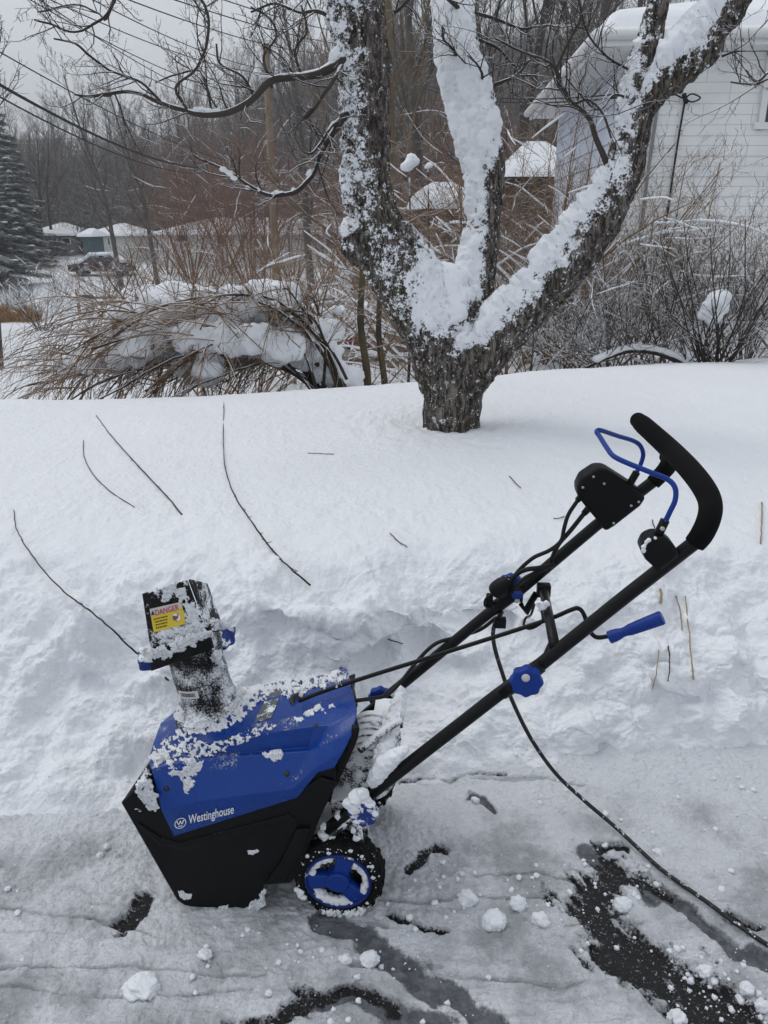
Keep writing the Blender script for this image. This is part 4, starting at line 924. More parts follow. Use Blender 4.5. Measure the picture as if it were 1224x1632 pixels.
def build_front_tree():
    root = empty('forked_tree', (.37, TY, .36)); tag(root, 'thick forked tree trunk plastered with windblown snow, standing at the edge of the yard', 'tree')
    mb = MB()
    for q in (TR0, LA, LB, LC, LD): mb.tube(q[:, :3], q[:, 3], 28)
    for (x, y, r, Y) in ((706, 470, 40, 4.22), (722, 500, 44, 4.2), (700, 500, 44, 4.2), (740, 520, 40, 4.2), (570, 395, 26, 4.12), (563, 375, 20, 4.10), (1012, 185, 24, 3.97), (672, 455, 30, 4.2), (748, 560, 44, 4.16)):
        p = at(x, y, Y); mb.blob(p, r * mpp(p), 3, 1, rough=0)
    me = remeshed(mb, 'trunk', .0088, 6)
    V = coords(me); N = normals(me)
    # snow where the storm blew it: from the left, from our side and from above
    w = np.array([-.62, -.42, .66]); w /= np.linalg.norm(w)
    e = N @ w + .9 * np.clip(N[:, 2], 0, 1) ** 1.5
    big = fbm(V * 4.5, 3); mid = fbm(V * 18, 4, .6)
    hgt = sstep(V[:, 2], .6, 1.1)
    cpx = lambda x, y, Y: at(x, y, Y)
    # limb B carries a full sheet on our side, the trunk foot only specks
    dB = np.min(np.linalg.norm(V[:, None, :] - LB[None, ::6, :3], axis=2) - LB[None, ::6, 3], axis=1)
    dA = np.min(np.linalg.norm(V[:, None, :] - LA[None, ::6, :3], axis=2) - LA[None, ::6, 3], axis=1)
    dC = np.min(np.linalg.norm(V[:, None, :] - np.concatenate([LC, LD])[None, ::6, :3], axis=2) - np.concatenate([LC, LD])[None, ::6, 3], axis=1)
    onB = (dB < dA) & (dB < dC); onC = (dC < dA) & (dC < dB)
    z2 = V[:, 2]
    bias = np.where(onB, -.10 + .70 * sstep(z2, 1.55, 2.0), np.where(onC, -.14 + .10 * sstep(z2, 1.9, 1.3), .06))
    bias = np.where(hgt < .9, bias * hgt - .30 * (1 - hgt), bias)
    crot = at(705, 455, 4.2); bias = bias + .85 * np.exp(-(np.linalg.norm((V - crot) * [1, .6, .8], axis=1) / .17) ** 2)
    s = .62 * e + bias + .30 * big + .18 * mid
    s2 = sstep(s, .05, .75)
    thick = .024 * sstep(s, .35, 1.0) + .030 * onC * sstep(s, .35, .9) * sstep(N[:, 2], -.1, .6) + .012 * sstep(mid + s, .5, 1.0) * (s > .4)
    barkd = .009 * fbm(V * np.array([30, 30, 9]), 4, .6) + .014 * billow(V * np.array([13, 13, 3.2]), 4)
    V2 = V + N * (thick + barkd * (1 - sstep(s, .3, .7)) + .004 * fbm(V * 38, 3) * sstep(s, .3, .7))[:, None]
    V2 = V2 - np.array([.37, TY, .36])
    setco(me, V2); addattr(me, 'snow', np.clip(.22 + np.where(onB | onC | (np.linalg.norm((V - crot) * [1, .6, .8], axis=1) < .22), .74, .42) * s2, 0, 1)); link_mesh('trunk', me, M['bark'], root)
    return root
ftree = build_front_tree(); FT0 = np.array([.37, TY, .36])
# its side branches, drawn where they grow, with twigs
BR = [ # px,py,width px,(distance)
 [(546, 92, 20, 4.1), (518, 112, 15, 4.05), (480, 122, 13, 4.0), (436, 126, 12, 3.95), (405, 155, 11, 3.9), (372, 176, 11, 3.9), (338, 184, 10, 3.9), (300, 178, 9, 3.9), (262, 166, 8, 3.9), (225, 150, 7, 3.9), (190, 147, 6, 3.9), (150, 152, 5, 3.9), (120, 150, 3, 3.9)],
 [(552, 180, 14, 4.1), (530, 212, 10, 4.05), (510, 245, 9, 4.0), (496, 280, 8, 3.95), (472, 304, 8, 3.9), (440, 312, 7, 3.9), (405, 300, 6, 3.9), (370, 278, 5, 3.9), (340, 262, 4, 3.9), (312, 250, 3, 3.9)],
 [(262, 168, 5, 3.9), (225, 130, 4.5, 3.88), (190, 118, 4, 3.86), (150, 95, 4, 3.84), (120, 70, 3.5, 3.82), (85, 62, 3, 3.8)],
 [(300, 178, 4.5, 3.9), (280, 140, 4.5, 3.86), (305, 118, 4.5, 3.84), (325, 85, 4.5, 3.82), (332, 40, 4.5, 3.8), (325, 5, 4.5, 3.78), (300, -20, 4.5, 3.76)],
 [(338, 184, 4, 3.9), (330, 140, 4, 3.95), (318, 112, 3.6, 4.0), (285, 118, 3, 4.0), (248, 130, 2.6, 4.0)],
 [(188, -20, 5, 3.7), (180, 8, 4.5, 3.7), (160, 32, 4.5, 3.7), (125, 50, 4, 3.7), (90, 42, 3.6, 3.7), (55, 30, 3, 3.7)],
 [(185, -15, 4, 3.7), (170, 30, 4, 3.74), (155, 20, 3, 3.76), (120, 8, 3, 3.78), (60, 20, 2.5, 3.8)],
 [(546, 100, 8, 4.1), (530, 130, 6, 4.0), (500, 175, 5, 3.95), (485, 190, 4, 3.95)],
 [(546, 185, 7, 4.1), (526, 205, 5, 4.0), (500, 240, 4, 3.9), (490, 245, 3.2, 3.9)],
 [(540, 40, 9, 4.15), (510, 18, 7, 4.2), (480, 20, 5, 4.25), (440, 5, 4, 4.3), (400, 20, 3, 4.3)],
 [(545, 20, 10, 4.15), (520, -5, 8, 4.2), (470, -30, 6, 4.2)],
 [(430, 126, 5, 3.95), (420, 90, 4, 3.95), (440, 60, 3.4, 3.95), (430, 30, 3, 3.95), (400, 10, 2.6, 3.95)],
 [(480, 120, 5, 4.0), (470, 80, 4, 4.0), (490, 50, 3.4, 4.0), (480, 10, 3, 4.0)],
 [(405, 155, 5, 3.9), (385, 120, 4, 3.9), (350, 100, 3.4, 3.9), (345, 70, 3, 3.9)],
 [(968, 262, 11, 3.97), (952, 225, 9, 3.95), (938, 190, 8, 3.92), (915, 165, 7, 3.9), (893, 140, 6.5, 3.88), (886, 110, 6, 3.86), (862, 92, 5, 3.85), (830, 82, 4, 3.85), (790, 60, 3, 3.85)],
 [(915, 165, 5, 3.9), (940, 160, 4, 3.88), (962, 185, 4, 3.86), (975, 220, 3, 3.86)],
 [(886, 110, 4, 3.86), (905, 70, 4, 3.85), (925, 30, 3.5, 3.84), (920, -10, 3, 3.84)],
 [(1000, 110, 4, 3.95), (975, 95, 4, 3.9), (940, 60, 3.5, 3.88), (925, 10, 3, 3.86), (915, -20, 3, 3.86)],
 [(1005, 160, 5, 3.95), (980, 150, 4, 3.9), (950, 175, 3, 3.88), (900, 120, 2.5, 3.9)],
 [(730, 12, 7, 4.5), (718, 2, 6, 4.45), (700, -10, 5, 4.4)],
 [(734, 100, 5, 4.5), (722, 80, 4.5, 4.4), (706, 60, 4, 4.35), (704, 40, 3, 4.3)],
 [(762, 142, 6, 4.5), (768, 120, 4.5, 4.4), (758, 100, 3, 4.35), (745, 88, 2.4, 4.3)],
 [(775, 142, 7, 4.55), (800, 130, 5.5, 4.55), (825, 118, 4.5, 4.55), (845, 95, 3.5, 4.55)],
 [(628, 20, 6, 4.2), (640, 10, 5, 4.2), (660, -10, 4, 4.2)],
 [(756, 20, 6, 4.6), (790, 30, 5, 4.6), (830, 45, 4, 4.6), (880, 40, 3.5, 4.6), (930, 45, 3, 4.6)],
 [(756, 60, 5, 4.6), (790, 75, 4.5, 4.6), (815, 100, 4, 4.6), (850, 140, 3, 4.6)],
 [(1150, 90, 4, 3.9), (1170, 82, 3, 3.88), (1190, 80, 2, 3.86)],
 [(1224, 115, 4.5, 3.6), (1205, 130, 3.5, 3.6), (1188, 112, 2.6, 3.6)], [(1225, 125, 4, 3.6), (1200, 135, 3, 3.6), (1165, 130, 2.5, 3.6)],
]
CF = dict(n=[5, 4, 3], wig=[.22, .25, .25], trop=[(0, 0, .25), (0, 0, .25), (0, 0, .2)], tap=[.6, .6, .4], kids=[4, 2.6], start=[.15, .2], ang=[R(48), R(50)], len=[.55, .6], rr=[.62, .7], rmin=.0014)
for bi, b in enumerate(BR):
    q = limb(b, 4, 5); rg = random.Random(100 + bi); out = [[], [], []]
    Q = q[:, :3] + .006 * np.stack([perlin(q[:, :3] * 13 + 3), perlin(q[:, :3] * 13 + 33), perlin(q[:, :3] * 13 + 53)], 1) * np.minimum(np.arange(len(q)) / 6, 1)[:, None]
    big_l = np.linalg.norm(np.diff(Q, axis=0), axis=1).sum(); nt = int(big_l * 16) + 2
    for i in range(nt):
        t = rg.uniform(.12, 1.0) * (len(Q) - 2); j = int(t); tg = Q[j + 1] - Q[j]; tg /= np.linalg.norm(tg); d = side_dir(rg, tg, R(rg.uniform(30, 75))); d[1] *= .7; d[2] += .25
        grow(rg, out, Q[j], d, rg.uniform(.10, .34), min(.0042, q[j, 3] * .55), 0, CF)
    mb = MB().tube(Q - FT0, q[:, 3], 8)
    tube_out([[(P - FT0, r) for P, r in lv] for lv in out], (4, 3, 3), mb)
    mb.build('branch', M['twig_front'], ftree)
# snow caps lying on the two long branches
def tree_snow(pts, seed):
    m = MB(); rg = random.Random(seed)
    for x, y, r, Y in pts:
        p = at(x, y, Y) - FT0; m.blob(p, np.array([1.15, .8, .75]) * r * mpp(at(x, y, Y)), 2, 1, seed=rg.random() * 9)
    me = remeshed(m, 'snow_cap', .006, 4); V = coords(me); setco(me, V + normals(me) * (.004 * fbm(V * 40, 3))[:, None]); link_mesh('snow_cap', me, M['snow'], ftree)
tree_snow([(312 + i * 7, 174 + (i > 2) * 1.5 + i * .2, 5 + (i % 2), 3.9) for i in range(6)], 1)
tree_snow([(532, 86, 8, 4.06), (530, 94, 7, 4.06), (536, 78, 6, 4.06)], 2)
tree_snow([(442, 307, 6, 3.9), (436, 309, 5, 3.9), (448, 308, 5, 3.9)], 3); tree_snow([(492, 278, 5, 3.95), (494, 272, 4, 3.95)], 4)
tree_snow([(395, 298, 5, 3.9), (404, 300, 5, 3.9), (412, 303, 5, 3.9), (420, 306, 4, 3.9)], 5); tree_snow([(468, 302, 4, 3.9), (465, 306, 4, 3.9)], 6)
tree_snow([(420, 122, 5, 3.95), (428, 121, 5, 3.95)], 7); tree_snow([(356, 270, 6, 3.9), (366, 276, 6, 3.9), (374, 284, 6, 3.9)], 8); tree_snow([(532, 196, 5, 4.04), (528, 200, 4, 4.04)], 9)
# fluffy ball of snow caught in the twigs behind the fork
# ---------------------------------------------------------------- shared twig colours
M['twig_brown'] = twig_material('twig_brown', (.15, .090, .050), (.22, .14, .08), .6, .6)
M['twig_red'] = twig_material('twig_red', (.14, .065, .042), (.19, .10, .062), .35, .7)
M['twig_olive'] = twig_material('twig_olive', (.10, .075, .03), (.16, .12, .055), .75, .5)
M['wood_far'] = twig_material('wood_far', (.070, .062, .058), (.115, .10, .092), .45, .6)
M['wood_young'] = twig_material('wood_young', (.055, .043, .030), (.12, .10, .055), .7, .35)
M['wood_dark'] = twig_material('wood_dark', (.05, .042, .038), (.085, .072, .064), .5, .6)
M['wood_warm'] = twig_material('wood_warm', (.12, .088, .06), (.17, .13, .09), .4, .6)
M['needles'] = twig_material('needles', (.018, .028, .016), (.035, .045, .024), .45, .35)
M['straw'] = twig_material('straw', (.36, .20, .09), (.46, .29, .14), .3, .8)
GZ = lambda x, y: float(yard_z(np.array([x]), np.array([y]))[0]) if y < 8.6 else float(far_z(np.array([x]), np.array([y]))[0])
def crust(cs, name, parent, vox, sm_=6, amp=.02, fr=9, mat='snow_soft', flat=.75):
    m = MB()
    for i, (p, r) in enumerate(cs): m.blob(p, np.array([1, 1, flat]) * r, 2, 1, seed=i * .7, rough=.3)
    me = remeshed(m, name, vox, sm_); V = coords(me); setco(me, V + normals(me) * (amp * fbm(V * fr, 3))[:, None]); return link_mesh(name, me, M[mat], parent)
# ---------------------------------------------------------------- the arching, snow-laden shrub left of the tree
def bez(a, b, c, n=16): t = np.linspace(0, 1, n)[:, None]; return (1 - t) ** 2 * a + 2 * t * (1 - t) * b + t * t * c
SCF = dict(n=[7, 5, 4], wig=[.06, .10, .14], trop=[(-.1, 0, -.95), (-.1, 0, -.7), (0, 0, -.3)], tap=[.6, .6, .4], kids=[4.5, 2.2], start=[.1, .15], ang=[R(22), R(30)], len=[.6, .55], rr=[.7, .7], rmin=.0022)
SC = dict(n=[5, 4, 3], wig=[.16, .2, .22], trop=[(0, 0, .0), (0, 0, .1), (0, 0, .1)], tap=[.6, .6, .4], kids=[3.2, 1.6], start=[.15, .2], ang=[R(34), R(42)], len=[.6, .6], rr=[.7, .7], rmin=.0022)
def arching_shrub():
    base = at(545, 640, 6.6); base[2] = GZ(base[0], base[1]) - .05
    root = empty('arching_shrub', base); tag(root, 'low arching shrub weighed down to the ground by pillows of snow', 'shrub')
    rg = random.Random(21)
    stems = []
    def S(x0, y0, xm, ym, x1, y1, r, Y0=6.6, Y1=6.4, Ym=6.6): stems.append((at(x0, y0, Y0), at(xm, ym, Ym), at(x1, y1, Y1), r))
    for k in range(25):
        f = k / 24; S(rg.uniform(505, 560), rg.uniform(600, 650), rg.uniform(330, 500) - 40 * f, rg.uniform(330, 540), rg.uniform(30, 330), rg.uniform(520, 680), rg.uniform(.010, .026), rg.uniform(6.2, 7.4), rg.uniform(5.6, 7.2), rg.uniform(6, 7.4))
    for k in range(9): S(rg.uniform(500, 560), rg.uniform(600, 650), rg.uniform(440, 540), rg.uniform(380, 470), rg.uniform(300, 520), rg.uniform(440, 600), rg.uniform(.010, .022), rg.uniform(6.2, 7.2), rg.uniform(6, 7.4), rg.uniform(6, 7.4))
    mbs = MB(); out = [[], [], []]
    SP = []
    for a, b, c, r in stems:
        P = bez(a, b, c); P += .03 * np.stack([perlin(P * 3), perlin(P * 3 + 9), perlin(P * 3 + 21)], 1); SP.append(P)
        mbs.tube(P - base, np.linspace(r, r * .3, len(P)), 6)
        for i in range(10):
            j = rg.randint(3, len(P) - 2); tg = P[j + 1] - P[j]; tg /= np.linalg.norm(tg); d = side_dir(rg, tg, R(rg.uniform(12, 50)))
            grow(rg, out, P[j], d, rg.uniform(.3, .8), min(.0065, r * .4), 0, SCF if i % 3 else SC)
    # the loose twiggy fan at the far left end
    for i in range(95):
        q = rg.random(); p = at(420 - 300 * q + rg.gauss(0, 20), 500 + 95 * q ** 2 + rg.gauss(0, 26), rg.uniform(5.6, 7.0)); d = np.array([-1, rg.uniform(-.25, .25), rg.uniform(.0, .55)])
        grow(rg, out, p, d, rg.uniform(.45, 1.1), .006, 0, SCF)
    for i in range(120):
        p = at(rg.uniform(140, 520), rg.uniform(470, 560), rg.uniform(6.0, 7.0)); d = np.array([rg.uniform(-.8, .6), rg.uniform(-.3, .3), rg.uniform(.2, 1)])
        grow(rg, out, p, d, rg.uniform(.3, .8), .0045, 0, SC)
    mbs.build('stem', M['twig_front'], root)
    tube_out([[(P - base, r) for P, r in lv] for lv in out], (4, 3, 3)).build('twig', M['twig_brown'], root)
    cs = []
    def pil(x0, y0, x1, y1, r, n, Y=6.7, jy=6):
        for i in range(n):
            t = i / max(1, n - 1); p = at(x0 + (x1 - x0) * t + rg.uniform(-4, 4), y0 + (y1 - y0) * t + rg.uniform(-jy, jy), Y + rg.uniform(-.2, .3)); cs.append((p - base, r * mpp(p) * rg.uniform(.95, 1.55)))
    pil(195, 505, 300, 492, 22, 9); pil(240, 520, 420, 532, 26, 14); pil(330, 545, 470, 560, 26, 12); pil(420, 530, 520, 560, 26, 9); pil(470, 560, 560, 610, 22, 10)
    pil(120, 585, 230, 560, 22, 9, 6.3); pil(230, 545, 330, 590, 22, 9, 6.4); pil(430, 500, 510, 520, 16, 7, 6.9); pil(345, 505, 400, 500, 18, 5, 6.9)
    pil(230, 495, 440, 480, 30, 16, 6.5); pil(180, 560, 260, 520, 24, 10, 6.2); pil(300, 530, 450, 550, 26, 14, 6.3); pil(400, 500, 520, 530, 24, 12, 6.7); pil(180, 540, 330, 520, 26, 16, 6.5); pil(300, 500, 440, 490, 22, 12, 7.0); pil(250, 470, 360, 480, 16, 8, 7.2); pil(440, 480, 540, 500, 12, 6, 7.2); pil(210, 480, 330, 500, 24, 12, 6.9); pil(350, 520, 500, 530, 24, 12, 6.8)
    crust(cs, 'snow_pillow', root, .022, 3, .045, 7)
    cs = []
    for P in SP[::2]:
        for j in range(4, len(P) - 4):
            if fbm(P[j][None] * 2.2, 2)[0] > .0: cs.append((P[j] - base + [0, 0, .03], rg.uniform(.022, .045)))
    crust(cs, 'snow_ridge', root, .018, 3, .015, 14)
    return root
arching_shrub()
# ---------------------------------------------------------------- loose upright brush: many stems from one root
def brush_mesh(seed, stems, h, spread, r, kids, fine, mat, name, ang=38, arch=.0, tw=3):
    rg = random.Random(seed); cfg = dict(n=[8, 5, 4, 3][:tw + 1], wig=[.06, .13, .18, .2][:tw + 1], trop=[(0, 0, -arch), (0, 0, -.1), (0, 0, 0), (0, 0, 0)][:tw + 1], tap=[.75, .65, .5, .4][:tw + 1],
        kids=[kids, fine, 2.0][:tw], start=[.25, .15, .2][:tw], ang=[R(ang), R(42), R(45)][:tw], len=[.45, .5, .55][:tw], rr=[.5, .6, .7][:tw], rmin=.0028)
    out = [[] for _ in range(tw + 1)]
    for i in range(stems):
        a = rg.random() * 6.283; q = rg.random() ** .5; d = np.array([math.cos(a) * spread * q, math.sin(a) * spread * q, 1.0])
        grow(rg, out, np.array([math.cos(a) * .15 * q, math.sin(a) * .15 * q, 0]) * h * .4, d, h * rg.uniform(.7, 1.1), r * rg.uniform(.6, 1.1), 0, cfg)
    me = tube_out(out, (5, 3, 3, 3)).mesh(name); me.materials.append(M[mat]); return me, out
def place(me, name, x, y, rz, sc, label, cat, group=None, z=None, snow=None):
    root = empty(name, (x, y, GZ(x, y) - .05 if z is None else z), rz); root.scale = (sc, sc, sc)
    link_mesh('stems' if cat == 'shrub' else 'trunk', me, None, root)
    if snow: tag(link_mesh('snow_ridges', snow, None, root), kind='stuff')
    return tag(root, label, cat, group)
def snow_bits(out, seed, n, r, name='snow_ridge', lv=1, vox=.02, flat=.7):
    """snow lying along the upper side of the leaning stems"""
    rg = random.Random(seed); L_ = [q for l_ in out[:lv + 1] for q in l_]; m = MB(); c = 0
    for i in range(n * 12):
        P, rad = rg.choice(L_); k = rg.randint(3, 6); j = rg.randint(0, max(0, len(P) - k)); Q = P[j:j + k]
        if len(Q) < 3: continue
        d = Q[-1] - Q[0]
        if abs(d[2]) > .75 * np.linalg.norm(d) + .0: continue
        w = (rad[j] * .9 + r * rg.uniform(.1, .35)) * (np.sin(np.linspace(.25, math.pi - .25, len(Q)))) ** .5
        Q = catmull(Q, 3) + np.array([0, 0, rad[j] * .6 + r * .05]); w = np.interp(np.linspace(0, 1, len(Q)), np.linspace(0, 1, len(w)), w) * (1 + .35 * perlin(Q * 14))
        m.tube(Q, w, 6); c += 1
        if c >= n: break
    me = m.mesh(name); me.materials.append(M['snow_soft']); return me
# prototypes
bm1, o1 = brush_mesh(1, 13, 2.6, .95, .016, 10, 4, 'twig_brown', 'brush')
bm2, o2 = brush_mesh(2, 14, 3.0, 1.1, .018, 10, 4, 'twig_brown', 'brush', arch=.5)
bm3, o3 = brush_mesh(3, 14, 3.2, .8, .020, 12, 5, 'twig_red', 'brush')
bm4, o4 = brush_mesh(4, 12, 1.8, .9, .010, 8, 3, 'twig_grey', 'brush', arch=.3)
sb1, sb2, sb3, sb4 = snow_bits(o1, 1, 60, .030), snow_bits(o2, 2, 80, .034), snow_bits(o3, 3, 26, .012), snow_bits(o4, 4, 40, .014)
G1 = 'brown brush behind the forked tree'
def X_at(px, Y): return at(px, 500, Y)[0]
rg = random.Random(77)
LB1 = ['tangled brown shrub of bare twigs behind the forked tree, its stems lined with snow']
for i, (px, Y, s) in enumerate([(330, 13, .9), (400, 14, 1.1), (745, 12, 1.1), (470, 17, 1.1), (535, 19, 1.2), (705, 13.5, 1.0), (850, 13, 1.1), (905, 10, 1.0), (1020, 9.2, .8), (950, 8.6, .75), (1090, 8.8, .8), (1190, 8.7, .75), (750, 9.5, 1.1), (815, 10.2, 1.15), (870, 9.6, 1.0), (800, 14.5, 1.4), (865, 13, 1.3)]):
    me, sn = [(bm1, sb1), (bm2, sb2)][i % 2]
    place(me, 'brush_shrub', X_at(px, Y), Y, rg.random() * 6, s, LB1[0], 'shrub', G1, snow=sn)
G2 = 'reddish bare shrubs in front of the woods'
for i, (px, Y, s) in enumerate([(275, 60, 2.4), (310, 57, 2.5), (360, 60, 2.8), (405, 50, 2.4), (470, 56, 2.8), (520, 52, 2.6), (580, 50, 2.6), (640, 44, 2.4), (700, 50, 2.8), (760, 42, 2.4), (830, 40, 2.4), (880, 48, 2.6),  (340, 68, 3.2), (440, 66, 3.0), (540, 66, 3.2), (620, 28, 1.7), (720, 26, 1.7), (800, 25, 1.6), (860, 24, 1.5), (425, 36, 1.5), (320, 40, 1.5)]):
    place(bm3, 'reddish_shrub', X_at(px, Y), Y, rg.random() * 6, s * (.7, 1.15, .9, 1.25, .8)[i % 5], 'tall reddish brown bare shrub in front of the grey woods', 'shrub', G2, snow=sb3)
# thin brush before the white house
for px_, Y_, s_, lb_ in ((95, 44, 1.5, 'thin bare shrub beside the lane in front of the small grey house'), (165, 42, 1.6, 'thin bare shrub behind the rail fence by the mailbox'), (225, 36, 1.5, 'thin bare shrub right of the mailbox and its rail fence')):
    place(bm4, 'thin_shrub', X_at(px_, Y_), Y_, px_, s_ * 1.15, lb_, 'shrub', snow=sb4)
G3 = 'thin grey brush in front of the white house'
for i, (px, Y, s) in enumerate([(905, 7.6, .75), (980, 7.9, .95), (1060, 7.6, .85), (1130, 7.8, .75), (1200, 7.9, .8), (1270, 7.5, .85), (850, 7.2, .6)]):
    place(bm4, 'thin_shrub', X_at(px, Y), Y, rg.random() * 6, s, 'thin grey leafless shrub at the edge of the yard', 'shrub', G3, snow=sb4)
# snow-capped bent limb and the snow ball by the house
def bent_limb():
    base = at(1110, 590, 6.9); root = empty('bent_sapling', base); tag(root, 'bent sapling with a thick ridge of snow along its bowed trunk, below the white house', 'shrub')
    P = catmull(np.array([at(*q) for q in ((1120, 600, 6.9), (1085, 578, 6.9), (1045, 562, 6.9), (1000, 560, 6.9), (960, 574, 6.9), (930, 588, 6.9))]), 6) - base
    MB().tube(P, np.linspace(.030, .012, len(P)), 8).build('trunk', M['twig_front'], root)
    crust([(p + np.array([0, 0, .035]), .042) for p in P[2:-4]], 'snow_ridge', root, .014, 4, .01, 12)
    out = [[], [], []]; rg = random.Random(9)
    for i in range(60):
        j = rg.randint(0, len(P) - 2); grow(rg, out, P[j], (rg.uniform(-1, 1), rg.uniform(-.3, .3), rg.uniform(.1, 1)), rg.uniform(.3, .9), .005, 0, SC)
    tube_out(out, (4, 3, 3)).build('twig', M['twig_grey'], root)
bent_limb()
def snow_ball():
    base = at(1140, 600, 6.8); root = empty('snow_laden_bush', base); tag(root, 'small bush holding a large ball of snow in its twigs, below the white house wall', 'shrub')
    cs = [(at(x, y, 6.8) - base, r * mpp(at(x, y, 6.8))) for x, y, r in ((1140, 480, 16), (1152, 474, 14), (1130, 488, 13), (1142, 500, 13), (1136, 512, 11), (1148, 490, 14), (1120, 502, 9))]
    crust(cs, 'snow_ball', root, .016, 4, .015, 10, flat=1)
    out = [[], [], []]; rg = random.Random(19)
    for i in range(26): grow(rg, out, (rg.uniform(-.1, .1), 0, 0), (rg.uniform(-.7, .7), rg.uniform(-.3, .3), 1), rg.uniform(.7, 1.4), .008, 0, SC)
    tube_out(out, (4, 3, 3)).build('twig', M['twig_front'], root)
snow_ball()
# ball of snow caught in a shrub behind the fork
def caught(px, py, Y, r, label):
    p0 = at(px, py, Y); root = empty('snow_tuft_sapling', (p0[0], p0[1], GZ(p0[0], p0[1]))); tag(root, label, 'sapling'); b = np.array(root.location)
    MB().tube(np.array([[0, 0, 0], [.05, 0, (p0[2] - b[2]) * .5], [0, 0, p0[2] - b[2]]]), [.02, .014, .008], 6).build('trunk', M['twig_front'], root)
    crust([(p0 - b + np.array([dx, 0, dz]) * r * mpp(p0), r * mpp(p0) * q) for dx, dz, q in ((0, 0, .8), (.7, .3, .6), (-.6, -.2, .6), (.2, .6, .6))], 'snow_tuft', root, .02, 3, .02, 8, flat=1)
caught(652, 262, 9.5, 13, 'slim sapling topped by a tuft of snow, seen in the fork of the big tree'); caught(682, 266, 9.8, 6, 'slim sapling with a tiny tuft of snow, right of the bigger snow tuft')
# two mossy young trunks by the red car
for px, Y, w, top, lb in ((583, 6.9, 15, 300, 'slim brown young trunk standing just left of the forked tree'), (612, 7.3, 13, 330, 'slim brown trunk tucked against the forked tree in front of the red car')):
    b = at(px, 620, Y); b[2] = GZ(b[0], b[1]) - .1; root = empty('young_tree', b); tag(root, lb, 'young tree'); t_ = at(px - 14, top, Y) - b
    P = np.array([[0, 0, 0], t_ * .2 + [.025, 0, 0], t_ * .45 + [-.015, 0, 0], t_ * .7 + [.02, 0, 0], t_]); P = catmull(P, 6); MB().tube(P, np.linspace(w * .46, w * .25, len(P)) * mpp(b) * (1 + .22 * perlin(P * 7 + px)), 9).build('trunk', M['wood_young'], root)
    out = [[], [], []]; rg = random.Random(int(px))
    for i in range(14): j = rg.randint(3, len(P) - 2); grow(rg, out, P[j], (rg.uniform(-1, 1), rg.uniform(-1, 1), rg.uniform(.0, 1)), rg.uniform(.4, 1.2), .007, 0, SC)
    tube_out(out, (4, 3, 3)).build('twig', M['twig_brown'], root)
# ---------------------------------------------------------------- woods
def tall_tree(seed, h, mat, name='tree', spread=1.0, kids=15, forkh=.30, fine=9):
    rg = random.Random(seed); out = [[] for _ in range(4)]
    cfg = dict(n=[9, 7, 5, 3], wig=[.05, .09, .14, .2], trop=[(0, 0, .2), (0, 0, .7), (0, 0, .5), (0, 0, .3)], tap=[.85, .8, .7, .5], kids=[kids, 9, fine], start=[forkh, .2, .12],
               ang=[R(46 * spread), R(38), R(40)], len=[.42 * spread, .45, .42], rr=[.5, .55, .6], rmin=.010, cone=1)
    grow(rg, out, (0, 0, 0), (rg.uniform(-.06, .06), rg.uniform(-.06, .06), 1), h, h * .014, 0, cfg)
    me = tube_out(out, (7, 4, 3, 3)).mesh(name); me.materials.append(M[mat]); return me
tt = [tall_tree(31, 14, 'wood_far', spread=.8), tall_tree(32, 15, 'wood_far', spread=1.0, kids=18), tall_tree(33, 13, 'wood_dark', spread=.9, kids=17), tall_tree(34, 15, 'wood_far', spread=.7, kids=16, forkh=.2), tall_tree(35, 12, 'wood_warm', spread=1.0, kids=16, forkh=.2), tall_tree(36, 14, 'wood_dark', spread=1.1, kids=18, forkh=.25)]
rg = random.Random(5); GW = 'bare grey trees of the woods on the hill'
spots = []
for Y, nn_, s0 in ((74, 15, .8), (84, 22, .85), (94, 28, .9), (105, 34, .95), (116, 38, 1.0), (128, 42, 1.05), (142, 46, 1.1)):
    for i in range(nn_):
        x = (-.56 + 1.12 * (i + rg.random()) / nn_) * Y * 1.0
        if Y < 100 and x < -.30 * Y and x > -.40 * Y: continue
        spots.append((x, Y + rg.uniform(-6, 6), s0 * rg.uniform(.75, 1.15)))
for i, (x, y, s) in enumerate(spots):
    if x < -.02 * y: s *= .86
    place(tt[rg.randrange(6)], 'bare_tree', x, y, rg.random() * 6.28, s, 'bare grey tree in the dense woods on the hill beyond the street', 'tree', GW)
# closer street trees rising out of the top of the picture
GN = 'bare trees between the yard and the street'
for px, Y, s, k in ((-60, 24, .9, 1), (-20, 20, .8, 3), (-120, 30, 1.1, 5), (627, 20, .95, 4), (560, 30, 1.1, 4), (690, 28, 1.1, 1), (800, 26, 1.1, 2), (860, 32, 1.15, 3), (905, 24, 1.0, 1), (745, 40, 1.2, 5), (500, 44, 1.1, 3), (1000, 34, 1.2, 5), (1120, 36, 1.2, 1), (1240, 36, 1.2, 2), (660, 45, 1.2, 2), (940, 46, 1.2, 3), (40, 70, 1.1, 5), (330, 75, 1.0, 3), (420, 78, 1.05, 1), (250, 80, 1.0, 0)):
    place(tt[k], 'bare_tree', X_at(px, Y), Y, rg.random() * 6, s, 'tall bare tree standing between the yard and the street', 'tree', GN)
for px, Y, w, lb in ((201, 45, 9, 'straight bare trunk beside the snowy lane, left of the utility pole'), (257, 50, 9, 'straight bare trunk in front of the far white house')):
    place(tt[0], 'lane_tree', X_at(px, Y), Y, 1, .8, lb, 'tree')
